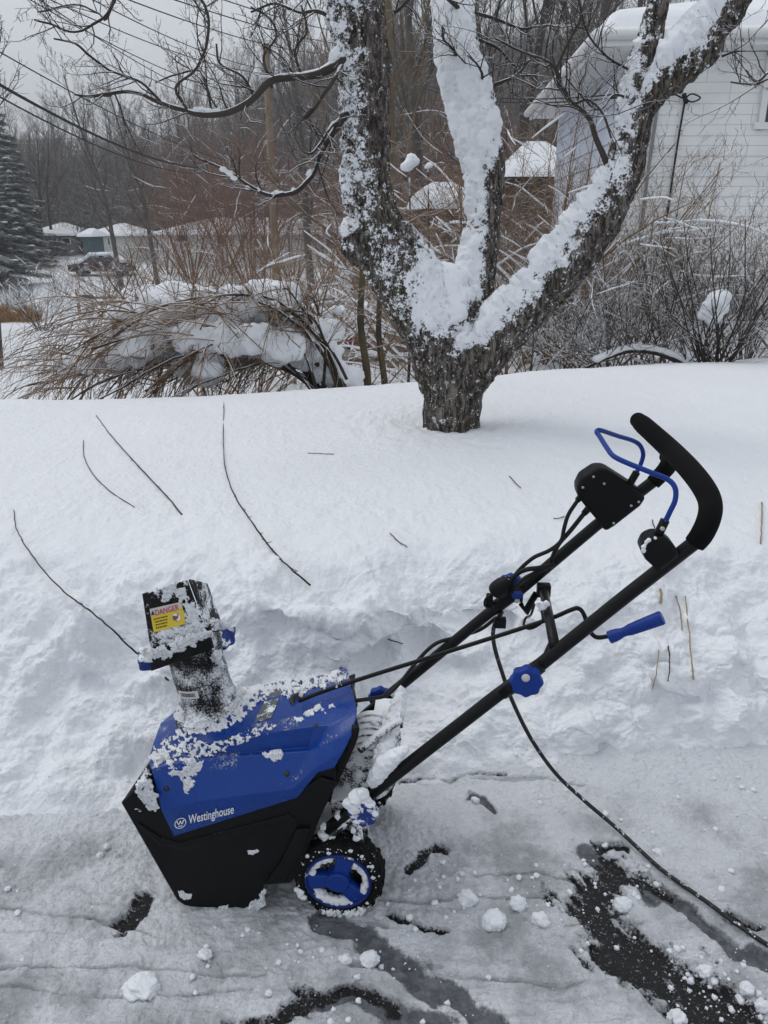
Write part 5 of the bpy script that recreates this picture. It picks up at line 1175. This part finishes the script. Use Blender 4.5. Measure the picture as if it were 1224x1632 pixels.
# undergrowth that closes the foot of the woods
def undergrowth():
    rg = random.Random(8); P_, R_ = [], []
    for i in range(22000):
        Y = 78 + 80 * rg.random() ** 1.3; x = rg.uniform(-.58, .58) * Y * 1.05; z = GZ(x, Y)
        h = rg.uniform(1.5, 5.0) * (Y / 100); d = np.array([rg.gauss(0, .25), rg.gauss(0, .25), 1]) * h
        p = np.array([x, Y, z]); P_.append(np.array([p, p + d * .5 + [rg.gauss(0, .1), 0, 0], p + d])); R_.append(np.array([.05, .035, .015]) * Y / 100)
        for k in range(2): q = p + d * rg.uniform(.3, .9); P_.append(np.array([q, q + np.array([rg.gauss(0, .8), rg.gauss(0, .8), rg.uniform(.2, 1.2)]) * .5, q + np.array([rg.gauss(0, 1), rg.gauss(0, 1), rg.uniform(.5, 1.5)])])); R_.append(np.array([.03, .025, .012]) * Y / 100)
    o = MB().tubes(P_, R_, 3).build('undergrowth', M['wood_dark']); tag(o, 'grey brown undergrowth along the foot of the wooded hill', 'undergrowth', kind='stuff')
undergrowth()
# ---------------------------------------------------------------- conifers with snow on their drooping boughs
def conifer_mesh(seed, h):
    rg = random.Random(seed); V = []; ndl, ndr, sn = [], [], []; lim, limr = [], []
    z = h * .08
    while z < h * .98:
        L0 = (h - z) * .36 + .25; nb = 9
        for i in range(nb):
            a = rg.random() * 6.283; Lb = L0 * rg.uniform(.7, 1.1); c = np.array([math.cos(a), math.sin(a), 0.])
            P = np.array([[0, 0, z] + c * t * Lb + np.array([0, 0, -.30 * Lb * t ** 1.5 + .10 * Lb * t ** 4]) for t in np.linspace(0, 1, 6)]); lim.append(P); limr.append(np.linspace(.03, .008, 6))
            sd = np.array([-c[1], c[0], 0])
            for t in np.arange(.18, 1.0, .30 / max(Lb, .6) * .38):
                j = min(4, int(t * 5)); p = P[j] + (P[j + 1] - P[j]) * (t * 5 - j)
                for s_ in (-1, 1):
                    w = Lb * .36 * (1.1 - t) + .14; q = p + (sd * s_ * .8 + c * .5) * w + np.array([0, 0, -.22 * w - rg.random() * .08])
                    ndl.append(np.array([p, (p + q) / 2 + [0, 0, .02], q])); ndr.append(np.array([.030, .045, .012]))
                    for _ in range(4):
                        u = p + (q - p) * rg.random(); ndl.append(np.array([u, u + np.array([rg.gauss(0, .10), rg.gauss(0, .10), -rg.uniform(-.05, .12)]), u + np.array([rg.gauss(0, .10), rg.gauss(0, .10), -rg.uniform(.05, .18)])])); ndr.append(np.array([.018, .014, .004]))
                if rg.random() < .2: sn.append((p + np.array([0, 0, .03]), rg.uniform(.05, .12), c))
        z += h * .034
    a = MB().tube([[0, 0, 0], [0, 0, h * .5], [0, 0, h]], [h * .016, h * .010, .01], 8).tubes(lim, limr, 4).mesh('trunk'); a.materials.append(M['wood_dark'])
    b = MB().tubes(ndl, ndr, 3).mesh('crown'); b.materials.append(M['needles'])
    m = MB()
    for i, (p, r, c) in enumerate(sn): m.blob(p, np.array([1.7, 1.7, .38]) * r, 1, 1, seed=i, rough=.4)
    s = m.mesh('crown_snow'); s.materials.append(M['snow_soft']); return a, b, s
ca_ = conifer_mesh(3, 9.0); cb_ = conifer_mesh(4, 7.5)
def conifer(ms, px, Y, rz, sc, label, group=None):
    x = X_at(px, Y); root = empty('spruce', (x, Y, GZ(x, Y) - .3), rz); root.scale = (sc,) * 3; tag(root, label, 'spruce', group)
    for n_, m_ in zip(('trunk', 'crown', 'crown_snow'), ms): link_mesh(n_, m_, None, root)
conifer(ca_, -30, 52, 0, 1.35, 'dark spruce with snowy drooping boughs beside the lane, nearest the ornamental grass')
conifer(cb_, 48, 66, 2, 1.15, 'dark spruce behind the nearer one, beside the far grey house')
conifer(ca_, 20, 72, 1, 1.7, 'tall dark spruce at the foot of the woods, left of the lane')
# small snowy shrub and straw grasses by the lane
bm5, o5 = brush_mesh(6, 16, 1.7, 1.0, .014, 9, 5, 'twig_grey', 'brush'); sb5 = snow_bits(o5, 6, 70, .04)
place(bm5, 'round_shrub', X_at(62, 31), 31, 0, 1.45, 'round bare shrub dusted with snow beside the ornamental grass', 'shrub', snow=sb5)
place(bm5, 'round_shrub', X_at(20, 37), 37, 2, 1.3, 'round bare shrub under the spruce boughs, behind the other round one', 'shrub', snow=sb5)
def grass(px, Y, h, w, n, label):
    x = X_at(px, Y); z = GZ(x, Y); rg = random.Random(int(px)); Ps, Rs = [], []
    for i in range(n):
        b = np.array([rg.gauss(0, w * .3), rg.gauss(0, w * .3), 0]); d = np.array([rg.gauss(0, .18), rg.gauss(0, .18), 1]) * h * rg.uniform(.5, 1)
        Ps.append(np.array([b, b + d * .6, b + d + [d[0] * .5, 0, -.1 * h]])); Rs.append(np.array([.012, .010, .004]))
    o = MB().tubes(Ps, Rs, 3).build('ornamental_grass', M['straw'], loc=(x, Y, z - .05)); tag(o, label, 'grass clump')
grass(8, 35, .95, .8, 420, 'orange dry grass clump at the far left edge beside the lane'); grass(45, 35, .9, .8, 420, 'orange dry grass clump below the round snowy shrub')
# ---------------------------------------------------------------- utility pole, wires
M['pole'] = twig_material('pole_wood', (.17, .125, .09), (.23, .17, .125), 0)
M['wire'], *_ = nmat('wire', .6, (.02, .02, .022), .2)
def pole(px, Y, ytop, label):
    x = X_at(px, Y); z = GZ(x, Y) - .2; top = at(px, ytop, Y)[2]; root = empty('utility_pole', (x, Y, z)); tag(root, label, 'utility pole')
    MB().tube([[0, 0, 0], [0, 0, (top - z) * .5], [0, 0, top - z]], [.17, .15, .13], 12).build('post', M['pole'], root)
    m = MB()
    for dz in (.35, 1.1, 1.5): m.lathe((.17, -.1, top - z - dz), (0, 0, 1), [(0, .03), (.05, .06), (.1, .06), (.16, .03)], 8)
    m.build('insulator', M['wire'], root)
    return root
pole(443, 34, 70, 'brown wooden utility pole rising out of the brush left of the forked tree')
def wire(a, b, sag, r, label, grp='overhead wires crossing the upper left sky'):
    A, B = at(*a), at(*b); t = np.linspace(0, 1, 24)[:, None]; P = A + (B - A) * t; P[:, 2] -= sag * 4 * (t[:, 0] * (1 - t[:, 0]))
    o = MB().tube(P - A, r, 5).build('overhead_wire', M['wire'], loc=A); tag(o, label, 'wire', grp)
tg_ = 'thin black overhead wire crossing the grey sky'
for a, b, sag, r in [((60, -10, 16), (443, 118, 34), .3, .011), ((130, -10, 16), (443, 112, 34), .25, .011), ((180, -10, 15), (560, 85, 36), .3, .011), ((235, -15, 15), (600, 75, 36), .2, .011),
                     ((-20, -40, 14), (400, 150, 36), .35, .011), ((20, -30, 14), (360, 160, 40), .3, .011), ((300, -20, 18), (620, 60, 38), .2, .012), ((-40, 60, 14), (390, 262, 36), .3, .012)]:
    wire(a, b, sag, r, tg_)
wire((-40, 112, 14), (330, 268, 32), .35, .028, 'thickest black overhead cable, sloping down to the right across the woods')
wire((-40, 132, 14), (320, 276, 32), .35, .016, 'thin cable strung just below the thickest overhead cable', None)
for dy in (0, 6): wire((640, 120 + dy, 24), (985, 150 + dy, 11.6), .25, .010, 'service wire running from the woods to the corner of the white house', 'service wires to the white house')
# ---------------------------------------------------------------- white house with shingle siding
def siding_mat():
    m, n, l, b = nmat('white_shingle_siding', .6, (.62, .63, .62), .3); o = ocoord(n)
    br = n.new('ShaderNodeTexBrick'); br.inputs['Scale'].default_value = 1; br.inputs['Brick Width'].default_value = .61; br.inputs['Row Height'].default_value = .24; br.inputs['Mortar Size'].default_value = .004; br.inputs['Mortar Smooth'].default_value = .3
    br.offset = .5; mp = n.new('ShaderNodeMapping'); mp.inputs['Rotation'].default_value = (R(90), 0, 0); l.new(o, mp.inputs['Vector']); l.new(mp.outputs[0], br.inputs['Vector'])
    c = mixc(n, l, mrange(n, l, noise(n, l, o, 1.2, 5, .6), .35, .7), (.86, .87, .87), (.77, .78, .78))
    st = n.new('ShaderNodeMapping'); st.inputs['Scale'].default_value = (9, 9, .8); l.new(o, st.inputs['Vector'])
    c = mixc(n, l, mth(n, l, 'MULTIPLY', mrange(n, l, noise(n, l, st.outputs[0], 1, 4, .6), .58, .8), .35), c, (.34, .34, .32))
    c = mixc(n, l, mth(n, l, 'MULTIPLY', br.outputs['Fac'], .6), c, (.25, .25, .25)); l.new(c, b.inputs['Base Color']); return m
M['siding'] = siding_mat()
M['white_paint'] = nmat('white_paint', .5, (.76, .77, .77))[0]; M['side_wall'] = twig_material('side_wall_shaded', (.52, .56, .64), (.58, .61, .68), 0)  # side wall: bluish shade on white siding, put into the base colour
M['glass'] = nmat('dark_glass', .1, (.03, .035, .04), .6)[0]; M['grey_metal'] = nmat('grey_metal', .5, (.22, .23, .23), .4)[0]; M['shingle_roof'] = nmat('roof', .8, (.10, .095, .09))[0]
def white_house():
    c0 = np.array([3.10, 11.1]); ang = R(-3.0); u = np.array([math.cos(ang), math.sin(ang)]); v = np.array([-u[1], u[0]])      # u along the front, v away
    zb, zt, Lx, Ly = -.6, 3.45, 13.0, 6.0
    root = empty('white_house', (c0[0], c0[1], 0), ang); tag(root, 'white shingle-sided house with snow-covered hipped roof, nearest the yard', 'house')
    # front wall: overlapping courses
    mb = MB(); n = int((zt - zb) / .24)
    for i in range(n + 1):
        z0 = zb + i * .24; z1 = min(z0 + .24, zt); mb.add([[0, -.016, z0], [Lx, -.016, z0], [Lx, .0, z1], [0, .0, z1], [0, 0, z0], [Lx, 0, z0]], [[0, 1, 2, 3], [0, 4, 5, 1]])
    mb.build('front_wall', M['siding'], root, smooth=False)
    mb = MB()
    for i in range(n + 1):
        z0 = zb + i * .24; z1 = min(z0 + .24, zt); mb.add([[-.014, 0, z0], [-.014, Ly, z0], [.0, Ly, z1], [.0, 0, z1]], [[0, 3, 2, 1]])
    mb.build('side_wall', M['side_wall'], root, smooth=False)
    MB().box((-.005, -.005, (zb + zt) / 2), (.055, .055, (zt - zb) / 2)).build('corner_board', M['white_paint'], root, smooth=False)
    MB().add([[Lx, 0, zb], [Lx, Ly, zb], [Lx, Ly, zt], [Lx, 0, zt]], [[0, 1, 2, 3]]).add([[0, Ly, zb], [Lx, Ly, zb], [Lx, Ly, zt], [0, Ly, zt]], [[0, 1, 2, 3]]).build('rear_wall', M['white_paint'], root, smooth=False)
    e = .50; a, b_, c_, d = -e, Lx + e, -e, Ly + e; rise = 1.0; my = Ly / 2
    def hip(z, i, h): return np.array([[a + i, c_ + i, z], [b_ - i, c_ + i, z], [b_ - i, d - i, z], [a + i, d - i, z], [my + .0, my, z + h], [Lx - my, my, z + h]])
    F4 = [[0, 1, 5, 4], [2, 3, 4, 5]]; F3 = [[1, 2, 5], [3, 0, 4]]
    mb = MB().add(hip(zt + .16, 0, rise), F4, F3); mb.build('roof', M['shingle_roof'], root, smooth=False)
    MB().box(((a + b_) / 2, (c_ + d) / 2, zt + .02), ((b_ - a) / 2 - .01, (d - c_) / 2 - .01, .012)).build('soffit', M['white_paint'], root, smooth=False)
    MB().box(((a + b_) / 2, c_, zt + .075), ((b_ - a) / 2, .012, .09)).box((a, (c_ + d) / 2, zt + .075), (.012, (d - c_) / 2, .09)).build('fascia', M['white_paint'], root, smooth=False)
    mb = MB(); 
    for p, q in (((a - .06, c_ - .07, zt + .10), (b_, c_ - .07, zt + .10)), ((a - .07, c_ - .06, zt + .10), (a - .07, d, zt + .10))): mb.tube([p, q], .065, 10)
    mb.build('gutter', M['white_paint'], root)
    # roof snow
    lo, hi = hip(zt + .17, -.03, rise), hip(zt + .17 + .20, .10, rise - .02)
    mb = MB().add(np.concatenate([lo, hi]), [[6, 7, 11, 10], [8, 9, 10, 11], [0, 1, 7, 6], [1, 2, 8, 7], [2, 3, 9, 8], [3, 0, 6, 9]], [[7, 8, 11], [9, 6, 10]])
    o = mb.build('roof_snow', M['snow_soft'], root); q = o.modifiers.new('b', 'BEVEL'); q.width = .12; q.segments = 4
    iu = lambda P: np.array([(P[:2] - c0) @ u, (P[:2] - c0) @ v, P[2]])
    def onw(px, py, off=.03):
        r = ray(px, py); t = ((c0 - C0[:2]) @ v) / (r[:2] @ v); P = iu(C0 + r * t); P[1] = -off; return P
    # window at the edge of the picture
    p = onw(1204, 207); q = onw(1204, 78); w = 1.05
    f = MB()
    for c, h in (((p[0] + w / 2, -.03, p[2] + .04), (w / 2 + .05, .045, .04)), ((p[0] + w / 2, -.03, q[2] - .04), (w / 2, .035, .04)), ((p[0] + .04, -.03, (p[2] + q[2]) / 2), (.04, .034, (q[2] - p[2]) / 2)), ((p[0] + w - .04, -.03, (p[2] + q[2]) / 2), (.04, .034, (q[2] - p[2]) / 2)), ((p[0] + w / 2, -.03, (p[2] + q[2]) / 2), (w / 2 - .08, .022, .025))): f.box(c, h)
    fr = f.build('window', M['white_paint'], root, smooth=False, bevel=.006)
    MB().box((p[0] + w / 2, -.018, (p[2] + q[2]) / 2), (w / 2 - .07, .006, (q[2] - p[2]) / 2 - .06)).build('pane', M['glass'], fr, smooth=False)
    # conduit, service cable and its weather head, meter box
    MB().tube(catmull(np.array([onw(1049, 150, .05), onw(1040, 215, .05), onw(1030, 285, .05), onw(1018, 385, .05), onw(1008, 480, .05)]), 4), .022, 8).build('conduit', M['grey_metal'], root)
    MB().tube(catmull(np.array([onw(1090, 160, .05), onw(1080, 220, .04), onw(1068, 300, .04), onw(1056, 385, .04)]), 4), .013, 6).build('service_cable', M['wire'], root)
    MB().tube(catmull(np.array([onw(1050, 152, .09), onw(1070, 152, .10), onw(1086, 158, .09), onw(1098, 152, .12), onw(1112, 158, .10), onw(1100, 164, .08), onw(1088, 158, .06)]), 5), .010, 6).tube([onw(1092, 165, .05), onw(1086, 152, .10)], .028, 8).build('weather_head', M['wire'], root)
    MB().box(onw(1069, 406, .07), (.10, .06, .14)).build('meter_box', M['grey_metal'], root, bevel=.01, smooth=False)
    MB().tube([onw(975, 410, .05), onw(970, 545, .05)], .03, 8).build('downpipe', M['grey_metal'], root)
white_house()
# ---------------------------------------------------------------- small distant buildings
def small_house(name, px0, px1, Y, ytop, rise, depth, wall, label, windows=(), snow=.25, gable=False, rz=0, zdrop=.4, cat='house', sh='glass'):
    x0, x1 = X_at(px0, Y), X_at(px1, Y); w = x1 - x0; zb = GZ((x0 + x1) / 2, Y) - zdrop; zt = at(400, ytop, Y)[2]
    root = empty(name, ((x0 + x1) / 2, Y, 0), rz); tag(root, label, cat)
    def box(a, b): a, b = np.array(a, float), np.array(b, float); return MB().box((a + b) / 2, (b - a) / 2)
    box((-w / 2, 0, zb), (w / 2, depth, zt)).build('wall', M[wall], root, smooth=False)
    e = .35; X0, X1, Y0, Y1 = -w / 2 - e, w / 2 + e, -e, depth + e; i_ = 0 if gable else min(w, depth) / 2
    def pr(z, h, s): return np.array([[X0 + s, Y0 + s, z], [X1 - s, Y0 + s, z], [X1 - s, Y1 - s, z], [X0 + s, Y1 - s, z], [X0 + i_ + s, depth / 2, z + h], [X1 - i_ - s, depth / 2, z + h]])
    MB().add(pr(zt + .003, rise, 0), [[0, 1, 5, 4], [2, 3, 4, 5], [3, 2, 1, 0]], [[1, 2, 5], [3, 0, 4]]).build('roof', M['shingle_roof'], root, smooth=False)
    lo, hi = pr(zt + .03, rise, -.02), pr(zt + snow, rise, .10)
    o = MB().add(np.concatenate([lo, hi]), [[6, 7, 11, 10], [8, 9, 10, 11], [0, 1, 7, 6], [1, 2, 8, 7], [2, 3, 9, 8], [3, 0, 6, 9]], [[7, 8, 11], [9, 6, 10]]).build('roof_snow', M['snow_soft'], root); q = o.modifiers.new('b', 'BEVEL'); q.width = snow * .4; q.segments = 3
    for (pa, pb, ya, yb) in windows:
        a, b = at(pa, ya, Y), at(pb, yb, Y); cx = (x0 + x1) / 2; f = box((a[0] - cx - .06, -.05, b[2] - .06), (b[0] - cx + .06, .02, a[2] + .06)).build('window', M['white_paint'], root, smooth=False)
        box((a[0] - cx, -.06, b[2]), (b[0] - cx, -.045, a[2])).build('pane', M[sh], f, smooth=False)
    return root
M['grey_wall'] = nmat('grey_wall', .8, (.20, .20, .20))[0]; M['brown_wall'] = nmat('brown_wall', .8, (.085, .06, .042))[0]; M['cream_wall'] = nmat('cream_wall', .8, (.66, .66, .64))[0]; M['teal'] = nmat('teal_paint', .7, (.05, .11, .12))[0]
small_house('grey_house', 66, 126, 76, 376, .9, 7, 'grey_wall', 'small grey house with snowy roof at the far end of the lane', [(84, 91, 380, 388), (100, 112, 380, 388)])
small_house('white_cottage', 155, 225, 70, 377, .8, 7, 'cream_wall', 'small white cottage with snowy roof, right of the small grey house', [(172, 175, 380, 390), (177, 180, 380, 390), (182, 186, 380, 390)])
small_house('teal_shed', 146, 158, 64, 378, .4, 3, 'teal', 'teal shed between the grey house and white cottage', cat='shed')
small_house('long_house', 262, 585, 66, 375, 1.1, 8, 'cream_wall', 'long low white house across the street, half hidden by brush', [(345, 358, 368, 392), (418, 432, 372, 386), (520, 536, 380, 396), (285, 300, 372, 384)])
small_house('brown_shed', 815, 905, 21, 285, .8, 4, 'brown_wall', 'brown shed with a rounded cap of roof snow, left of the white house', snow=.24, cat='shed', zdrop=.5)
small_house('snowy_hutch', 672, 738, 20, 335, .35, 2, 'brown_wall', 'small brown hutch topped with deep snow, seen through the fork of the big tree', snow=.34, cat='hutch', zdrop=.3)
# ---------------------------------------------------------------- cars under snow
M['car_red'] = dusted('car_red', (.17, .012, .018), .35, .72, .06, 1.6, 14, .05); M['car_green'] = dusted('car_green', (.05, .075, .062), .4, .58, .06, 1.6, 14, .05); M['car_dark'] = dusted('car_dark', (.03, .012, .012), .4, .55, .06, 1.6, 14, .05)
M['lamp_red'] = nmat('tail_lamp', .3, (.45, .01, .01))[0]
def car(px, Y, rz, mat, label, Lc=4.5, suv=False):
    x = X_at(px, Y); root = empty('parked_car', (x, Y, GZ(x, Y) - .02), rz); tag(root, label, 'car')
    h = .12 if suv else 0
    body = [(-2.22, .32), (-2.25, .62), (-2.15, .80 + h), (-1.25, .92 + h), (1.35, .95 + h), (2.1, .88 + h), (2.25, .62), (2.2, .32)]
    W_ = .86; p = lambda pl, w: np.array([[a, w, b] for a, b in pl])
    MB().prism(p(body, -W_), p(body, W_)).build('body', M[mat], root, bevel=.07, seg=3, fixn=True)
    cab = [(-1.35, .90 + h), (-.65, 1.36 + h), (.75, 1.40 + h), (1.55, .92 + h)]
    c0_, c1_ = p(cab, -.78), p(cab, .78); c0_[1:3, 1] += .14; c1_[1:3, 1] -= .14
    MB().prism(c0_, c1_).build('cabin', M[mat], root, bevel=.05, fixn=True)
    for s in (-1, 1):
        for q in ([(-1.12, .96 + h), (-.62, 1.28 + h), (-.02, 1.30 + h), (-.02, .97 + h)], [(.06, .97 + h), (.06, 1.30 + h), (.68, 1.31 + h), (1.25, .97 + h)]):
            pts = np.array([[a, s * (.79 - .145 * (b - .9 - h) / .48 + .008), b] for a, b in q]); MB().add(pts, [[0, 1, 2, 3] if s > 0 else [3, 2, 1, 0]]).build('side_window', M['glass'], root, smooth=False)
    for a in (-1.38, 1.40):
        for s in (-1, 1):
            wd = MB().lathe((a, s * .74, .32), (0, s, 0), [(-.1, .30), (-.1, .32), (.1, .32), (.13, .28), (.13, .2)], 20).build('wheel', M['rubber'], root); MB().lathe((a, s * .74, .32), (0, s, 0), [(.12, .19), (.135, .17), (.14, .02)], 16).build('rim', M['grey_metal'], wd)
    for s in (-1, 1): MB().box((-2.2, s * .66, .72 + h), (.05, .14, .07)).build('tail_lamp', M['lamp_red'], root, bevel=.02)
    cs = []
    rg = random.Random(px)
    for a in np.arange(-2.0, 2.1, .2):
        z = np.interp(a, [-2.2, -1.3, -.65, .75, 1.5, 2.2], [.84, .95, 1.42, 1.46, .98, .90]) + h
        for w in np.arange(-.7, .71, .2): cs.append((np.array([a, w * (.85 if -1 < a < 1.1 else 1.05), z + .06]), .17 * rg.uniform(.8, 1.15)))
    crust(cs, 'car_snow', root, .05, 5, .04, 2.2)
car(622, 22.5, R(6), 'car_red', 'dark red car under thick snow, behind the forked tree trunk')
car(520, 29, R(-20), 'car_green', 'grey green car buried in snow, behind the dark red car')
car(172, 60, R(4), 'car_dark', 'dark snow-covered car parked on the far lane before the white cottage')
# ---------------------------------------------------------------- mailbox and rail
def mailbox():
    Y = 38; x = X_at(127, Y); z = GZ(x, Y); root = empty('mailbox', (x, Y, z - .1)); tag(root, 'brown mailbox on a wooden post beside the lane, topped with snow', 'mailbox')
    MB().box((0, 0, .62), (.06, .06, .62)).build('post', M['pole'], root, smooth=False)
    MB().prism(np.array([[.08, -.14, .72], [.08, .14, .72], [.08, .14, .92], [.08, 0, 1.02], [.08, -.14, .92]]), np.array([[.68, -.14, .72], [.68, .14, .72], [.68, .14, .92], [.68, 0, 1.02], [.68, -.14, .92]])).build('box', M['brown_wall'], root, fixn=True, smooth=False)
    crust([(np.array([a, 0, 1.02]), .12) for a in (.15, .3, .45, .6)], 'mailbox_snow', root, .03, 3, .01, 8)
    f = empty('rail_fence', (X_at(150, 39), 39, GZ(X_at(150, 39), 39) - .1)); tag(f, 'low wooden rail fence beside the mailbox', 'fence')
    for a in (0, 1.6, 3.2): MB().box((a, 0, .45), (.05, .05, .45)).build('post', M['pole'], f, smooth=False)
    for zz in (.45, .75): MB().box((1.6, .06, zz), (1.75, .02, .05)).build('rail', M['pole'], f, smooth=False)
mailbox()
# ================================================================ snow chunks on the driveway
GR = [DRIVEB, BANKB]
rg = random.Random(12)
def chunk(px, py, r, label, group=None, flat=.75):
    h = cast(GR, px, py + r * .5)
    if h is None: return
    q = r * mpp(h[0]); V, F = ICO[4]; V = V.copy(); s = rg.random() * 50
    V = V * (1 + .30 * perlin(V * 1.1 + s) + .16 * billow(V * 2.2 + s, 3) + .05 * fbm(V * 9 + s, 2))[:, None] * np.array([1.0, .85, flat]) * q
    o = MB().add(V, F).build('snow_chunk', M['snow'], loc=h[0] + np.array([0, 0, q * flat * .35])); tag(o, label, 'snow chunk', group)
for px, py, r, lb in ((745, 1428, 16, 'snow lump right of the wheel, nearest the machine in its row'), (787, 1462, 19, 'largest loose snow lump right of the wheel'), (826, 1436, 15, 'rounded snow lump above and between two others right of the wheel'), (862, 1462, 14, 'upright snow lump, farthest right of the row beside the wheel'),
    (590, 1524, 15, 'snow lump lying on the grey tyre track below the wheel'), (992, 1438, 15, 'snow lump sitting on the dark bare asphalt strip'), (228, 1560, 28, 'broad flat snow lump in front of the machine, near the lower left corner'), (326, 1518, 11, 'small snow lump under the front of the machine'),
    (550, 1526, 10, 'small snow lump just left of the one on the tyre track'), (1078, 1618, 15, 'snow lump at the bottom edge on the black asphalt'), (1123, 1544, 12, 'snow lump between the cable and the black asphalt patch'), (1190, 1572, 12, 'snow lump near the lower right corner below the cable'), (1048, 1357, 8, 'little snow lump beside the trailing cable'), (1215, 1600, 12, 'snow lump at the lower right corner')):
    chunk(px, py, r, lb, None, .45 if r > 25 else .8)
def crumbs():
    m = MB(); rg = random.Random(31)
    reg = [(1060, 1224, 1500, 1632, 90), (690, 900, 1390, 1480, 46), (280, 700, 1480, 1560, 50), (900, 1060, 1370, 1480, 34), (0, 1224, 1300, 1630, 110), (960, 1224, 1240, 1360, 30), (640, 760, 1340, 1420, 18), (20, 1200, 1180, 1290, 50)]
    for x0, x1, y0, y1, n in reg:
        for i in range(n):
            h = cast(GR, rg.uniform(x0, x1), rg.uniform(y0, y1))
            if h is None: continue
            r = (1.2 + 5.0 * rg.random() ** 3.5) * mpp(h[0]); m.blob(h[0] + np.array([0, 0, r * .3]), r, 2, .8, seed=i, rough=.6)
    o = m.build('snow_crumbs', M['snow']); tag(o, 'small crumbs of snow scattered over the driveway', 'snow crumbs', kind='stuff')
crumbs()
# ================================================================ twigs poking out of the snow
M['twig_dark'] = twig_material('twig_dark', (.03, .020, .015), (.06, .042, .03), 0); M['reed'] = twig_material('reed', (.22, .17, .10), (.32, .25, .15), 0)
def stick(pts, r0, r1, label, name='twig', mat='twig_dark', lift=.02, buds=0, cat='twig', group=None):
    P = []
    for i, q in enumerate(pts):
        h = cast(GR, *q); n = h[1] if h[1] @ (h[0] - C0) < 0 else -h[1]; t = i / (len(pts) - 1); lf = lift * math.sin(math.pi * min(1, t * .9 + .05)) ; P.append(h[0] + (C0 - h[0]) / np.linalg.norm(C0 - h[0]) * (lf + .006))
    P = catmull(np.array(P), 6); P = P + .0028 * np.stack([perlin(P * 50), perlin(P * 50 + 9), perlin(P * 50 + 19)], 1); m = MB().tube(P - P[0], np.linspace(r0, r1, len(P)) * (1 + .25 * perlin(P * 90)), 6); rg = random.Random(int(pts[0][0]))
    for i in range(buds):
        j = rg.randint(1, len(P) - 2); d = P[j + 1] - P[j]; d /= np.linalg.norm(d); s = side_dir(rg, d, R(40)); e_ = rg.uniform(.006, .022) * rg.choice((1, 1, 1, 2.2)); m.tube([P[j] - P[0], P[j] - P[0] + s * e_ * .6 + d * .002, P[j] - P[0] + s * e_], [r0 * .7, r0 * .6, r0 * .25], 5)
    o = m.build(name, M[mat], loc=P[0]); tag(o, label, cat, group)
stick([(22, 812), (26, 842), (42, 872), (72, 912), (108, 948), (142, 972), (180, 1004), (205, 1030), (240, 1058), (268, 1084)], .0016, .0030, 'long bent twig leaning against the snow bank beside the chute', buds=8, lift=.06)
stick([(153, 662), (174, 690), (200, 720), (232, 755), (265, 790), (290, 820)], .0022, .0028, 'dark twig lying diagonally on the yard snow above the chute', lift=.03, buds=6)
stick([(133, 702), (134, 728), (150, 758), (178, 785), (214, 808)], .0018, .0018, 'thin faint curved twig on the yard snow, left of the thicker diagonal one', lift=.02)
stick([(357, 640), (356, 700), (359, 745), (374, 790), (400, 830), (430, 872), (462, 905), (495, 933)], .0022, .0030, 'long curved budded twig sticking up from the rim of the snow bank', buds=22, lift=.05)
for pts, lb in (([(622, 850), (634, 862), (649, 872)], 'short dark twig on the snow left of the switch box cables'), ([(812, 759), (820, 768), (830, 778)], 'tiny twig on the yard snow left of the black switch box'), ([(882, 826), (892, 826), (899, 822)], 'tiny forked twig beside the hanging cables'), ([(618, 1018), (630, 1022), (642, 1026)], 'short brown twig in the hollow of the snow bank'),
    ([(490, 722), (512, 723), (532, 724)], 'thin twig lying flat on the yard snow below the arching shrub'), ([(1040, 828), (1043, 842), (1045, 856)], 'little upright stalk just behind the lever pivot')): stick(pts, .0018, .0018, lb, lift=.006)
stick([(1214, 800), (1214, 835), (1212, 866)], .0026, .0024, 'lone dry stalk at the right edge of the yard snow', 'reed_stalk', 'reed', cat='reed')
stick([(1092, 950), (1098, 1010), (1105, 1084)], .0020, .0024, 'tall tan reed stalk standing against the bank, below the blue crank handle', 'reed_stalk', 'reed', lift=.02, cat='reed')
stick([(1078, 950), (1084, 975), (1088, 1004)], .0022, .0018, 'short tan reed stalk just left of the tall one', 'reed_stalk', 'reed', lift=.01, cat='reed')
stick([(1052, 938), (1054, 950), (1053, 962)], .0042, .0036, 'broken stub of tan reed beside the blue crank handle', 'reed_stalk', 'reed', lift=.01, cat='reed')
stick([(1066, 1030), (1067, 1058), (1065, 1086)], .0022, .0016, 'dark half-buried reed stalk at the lower edge of the reed patch', 'reed_stalk', 'twig_dark', lift=.006, cat='reed')
stick([(1050, 1036), (1046, 1072), (1040, 1098)], .0018, .0014, 'faint slanting reed stalk left of the dark half-buried one', 'reed_stalk', 'reed', lift=.006, cat='reed')
# ================================================================ thin snowy air
def haze():
    m = bpy.data.materials.new('haze'); m.use_nodes = True; n, l = m.node_tree.nodes, m.node_tree.links; n.clear()
    o = n.new('ShaderNodeOutputMaterial'); v = n.new('ShaderNodeVolumePrincipled'); v.inputs['Color'].default_value = (.93, .95, .98, 1); v.inputs['Density'].default_value = .0015; v.inputs['Anisotropy'].default_value = .2
    l.new(v.outputs[0], o.inputs['Volume'])
    q = MB().box((0, 390, 40), (900, 440, 55)).build('haze', m, smooth=False); tag(q, 'thin grey snowy air over the whole place', 'haze', kind='stuff')
haze()
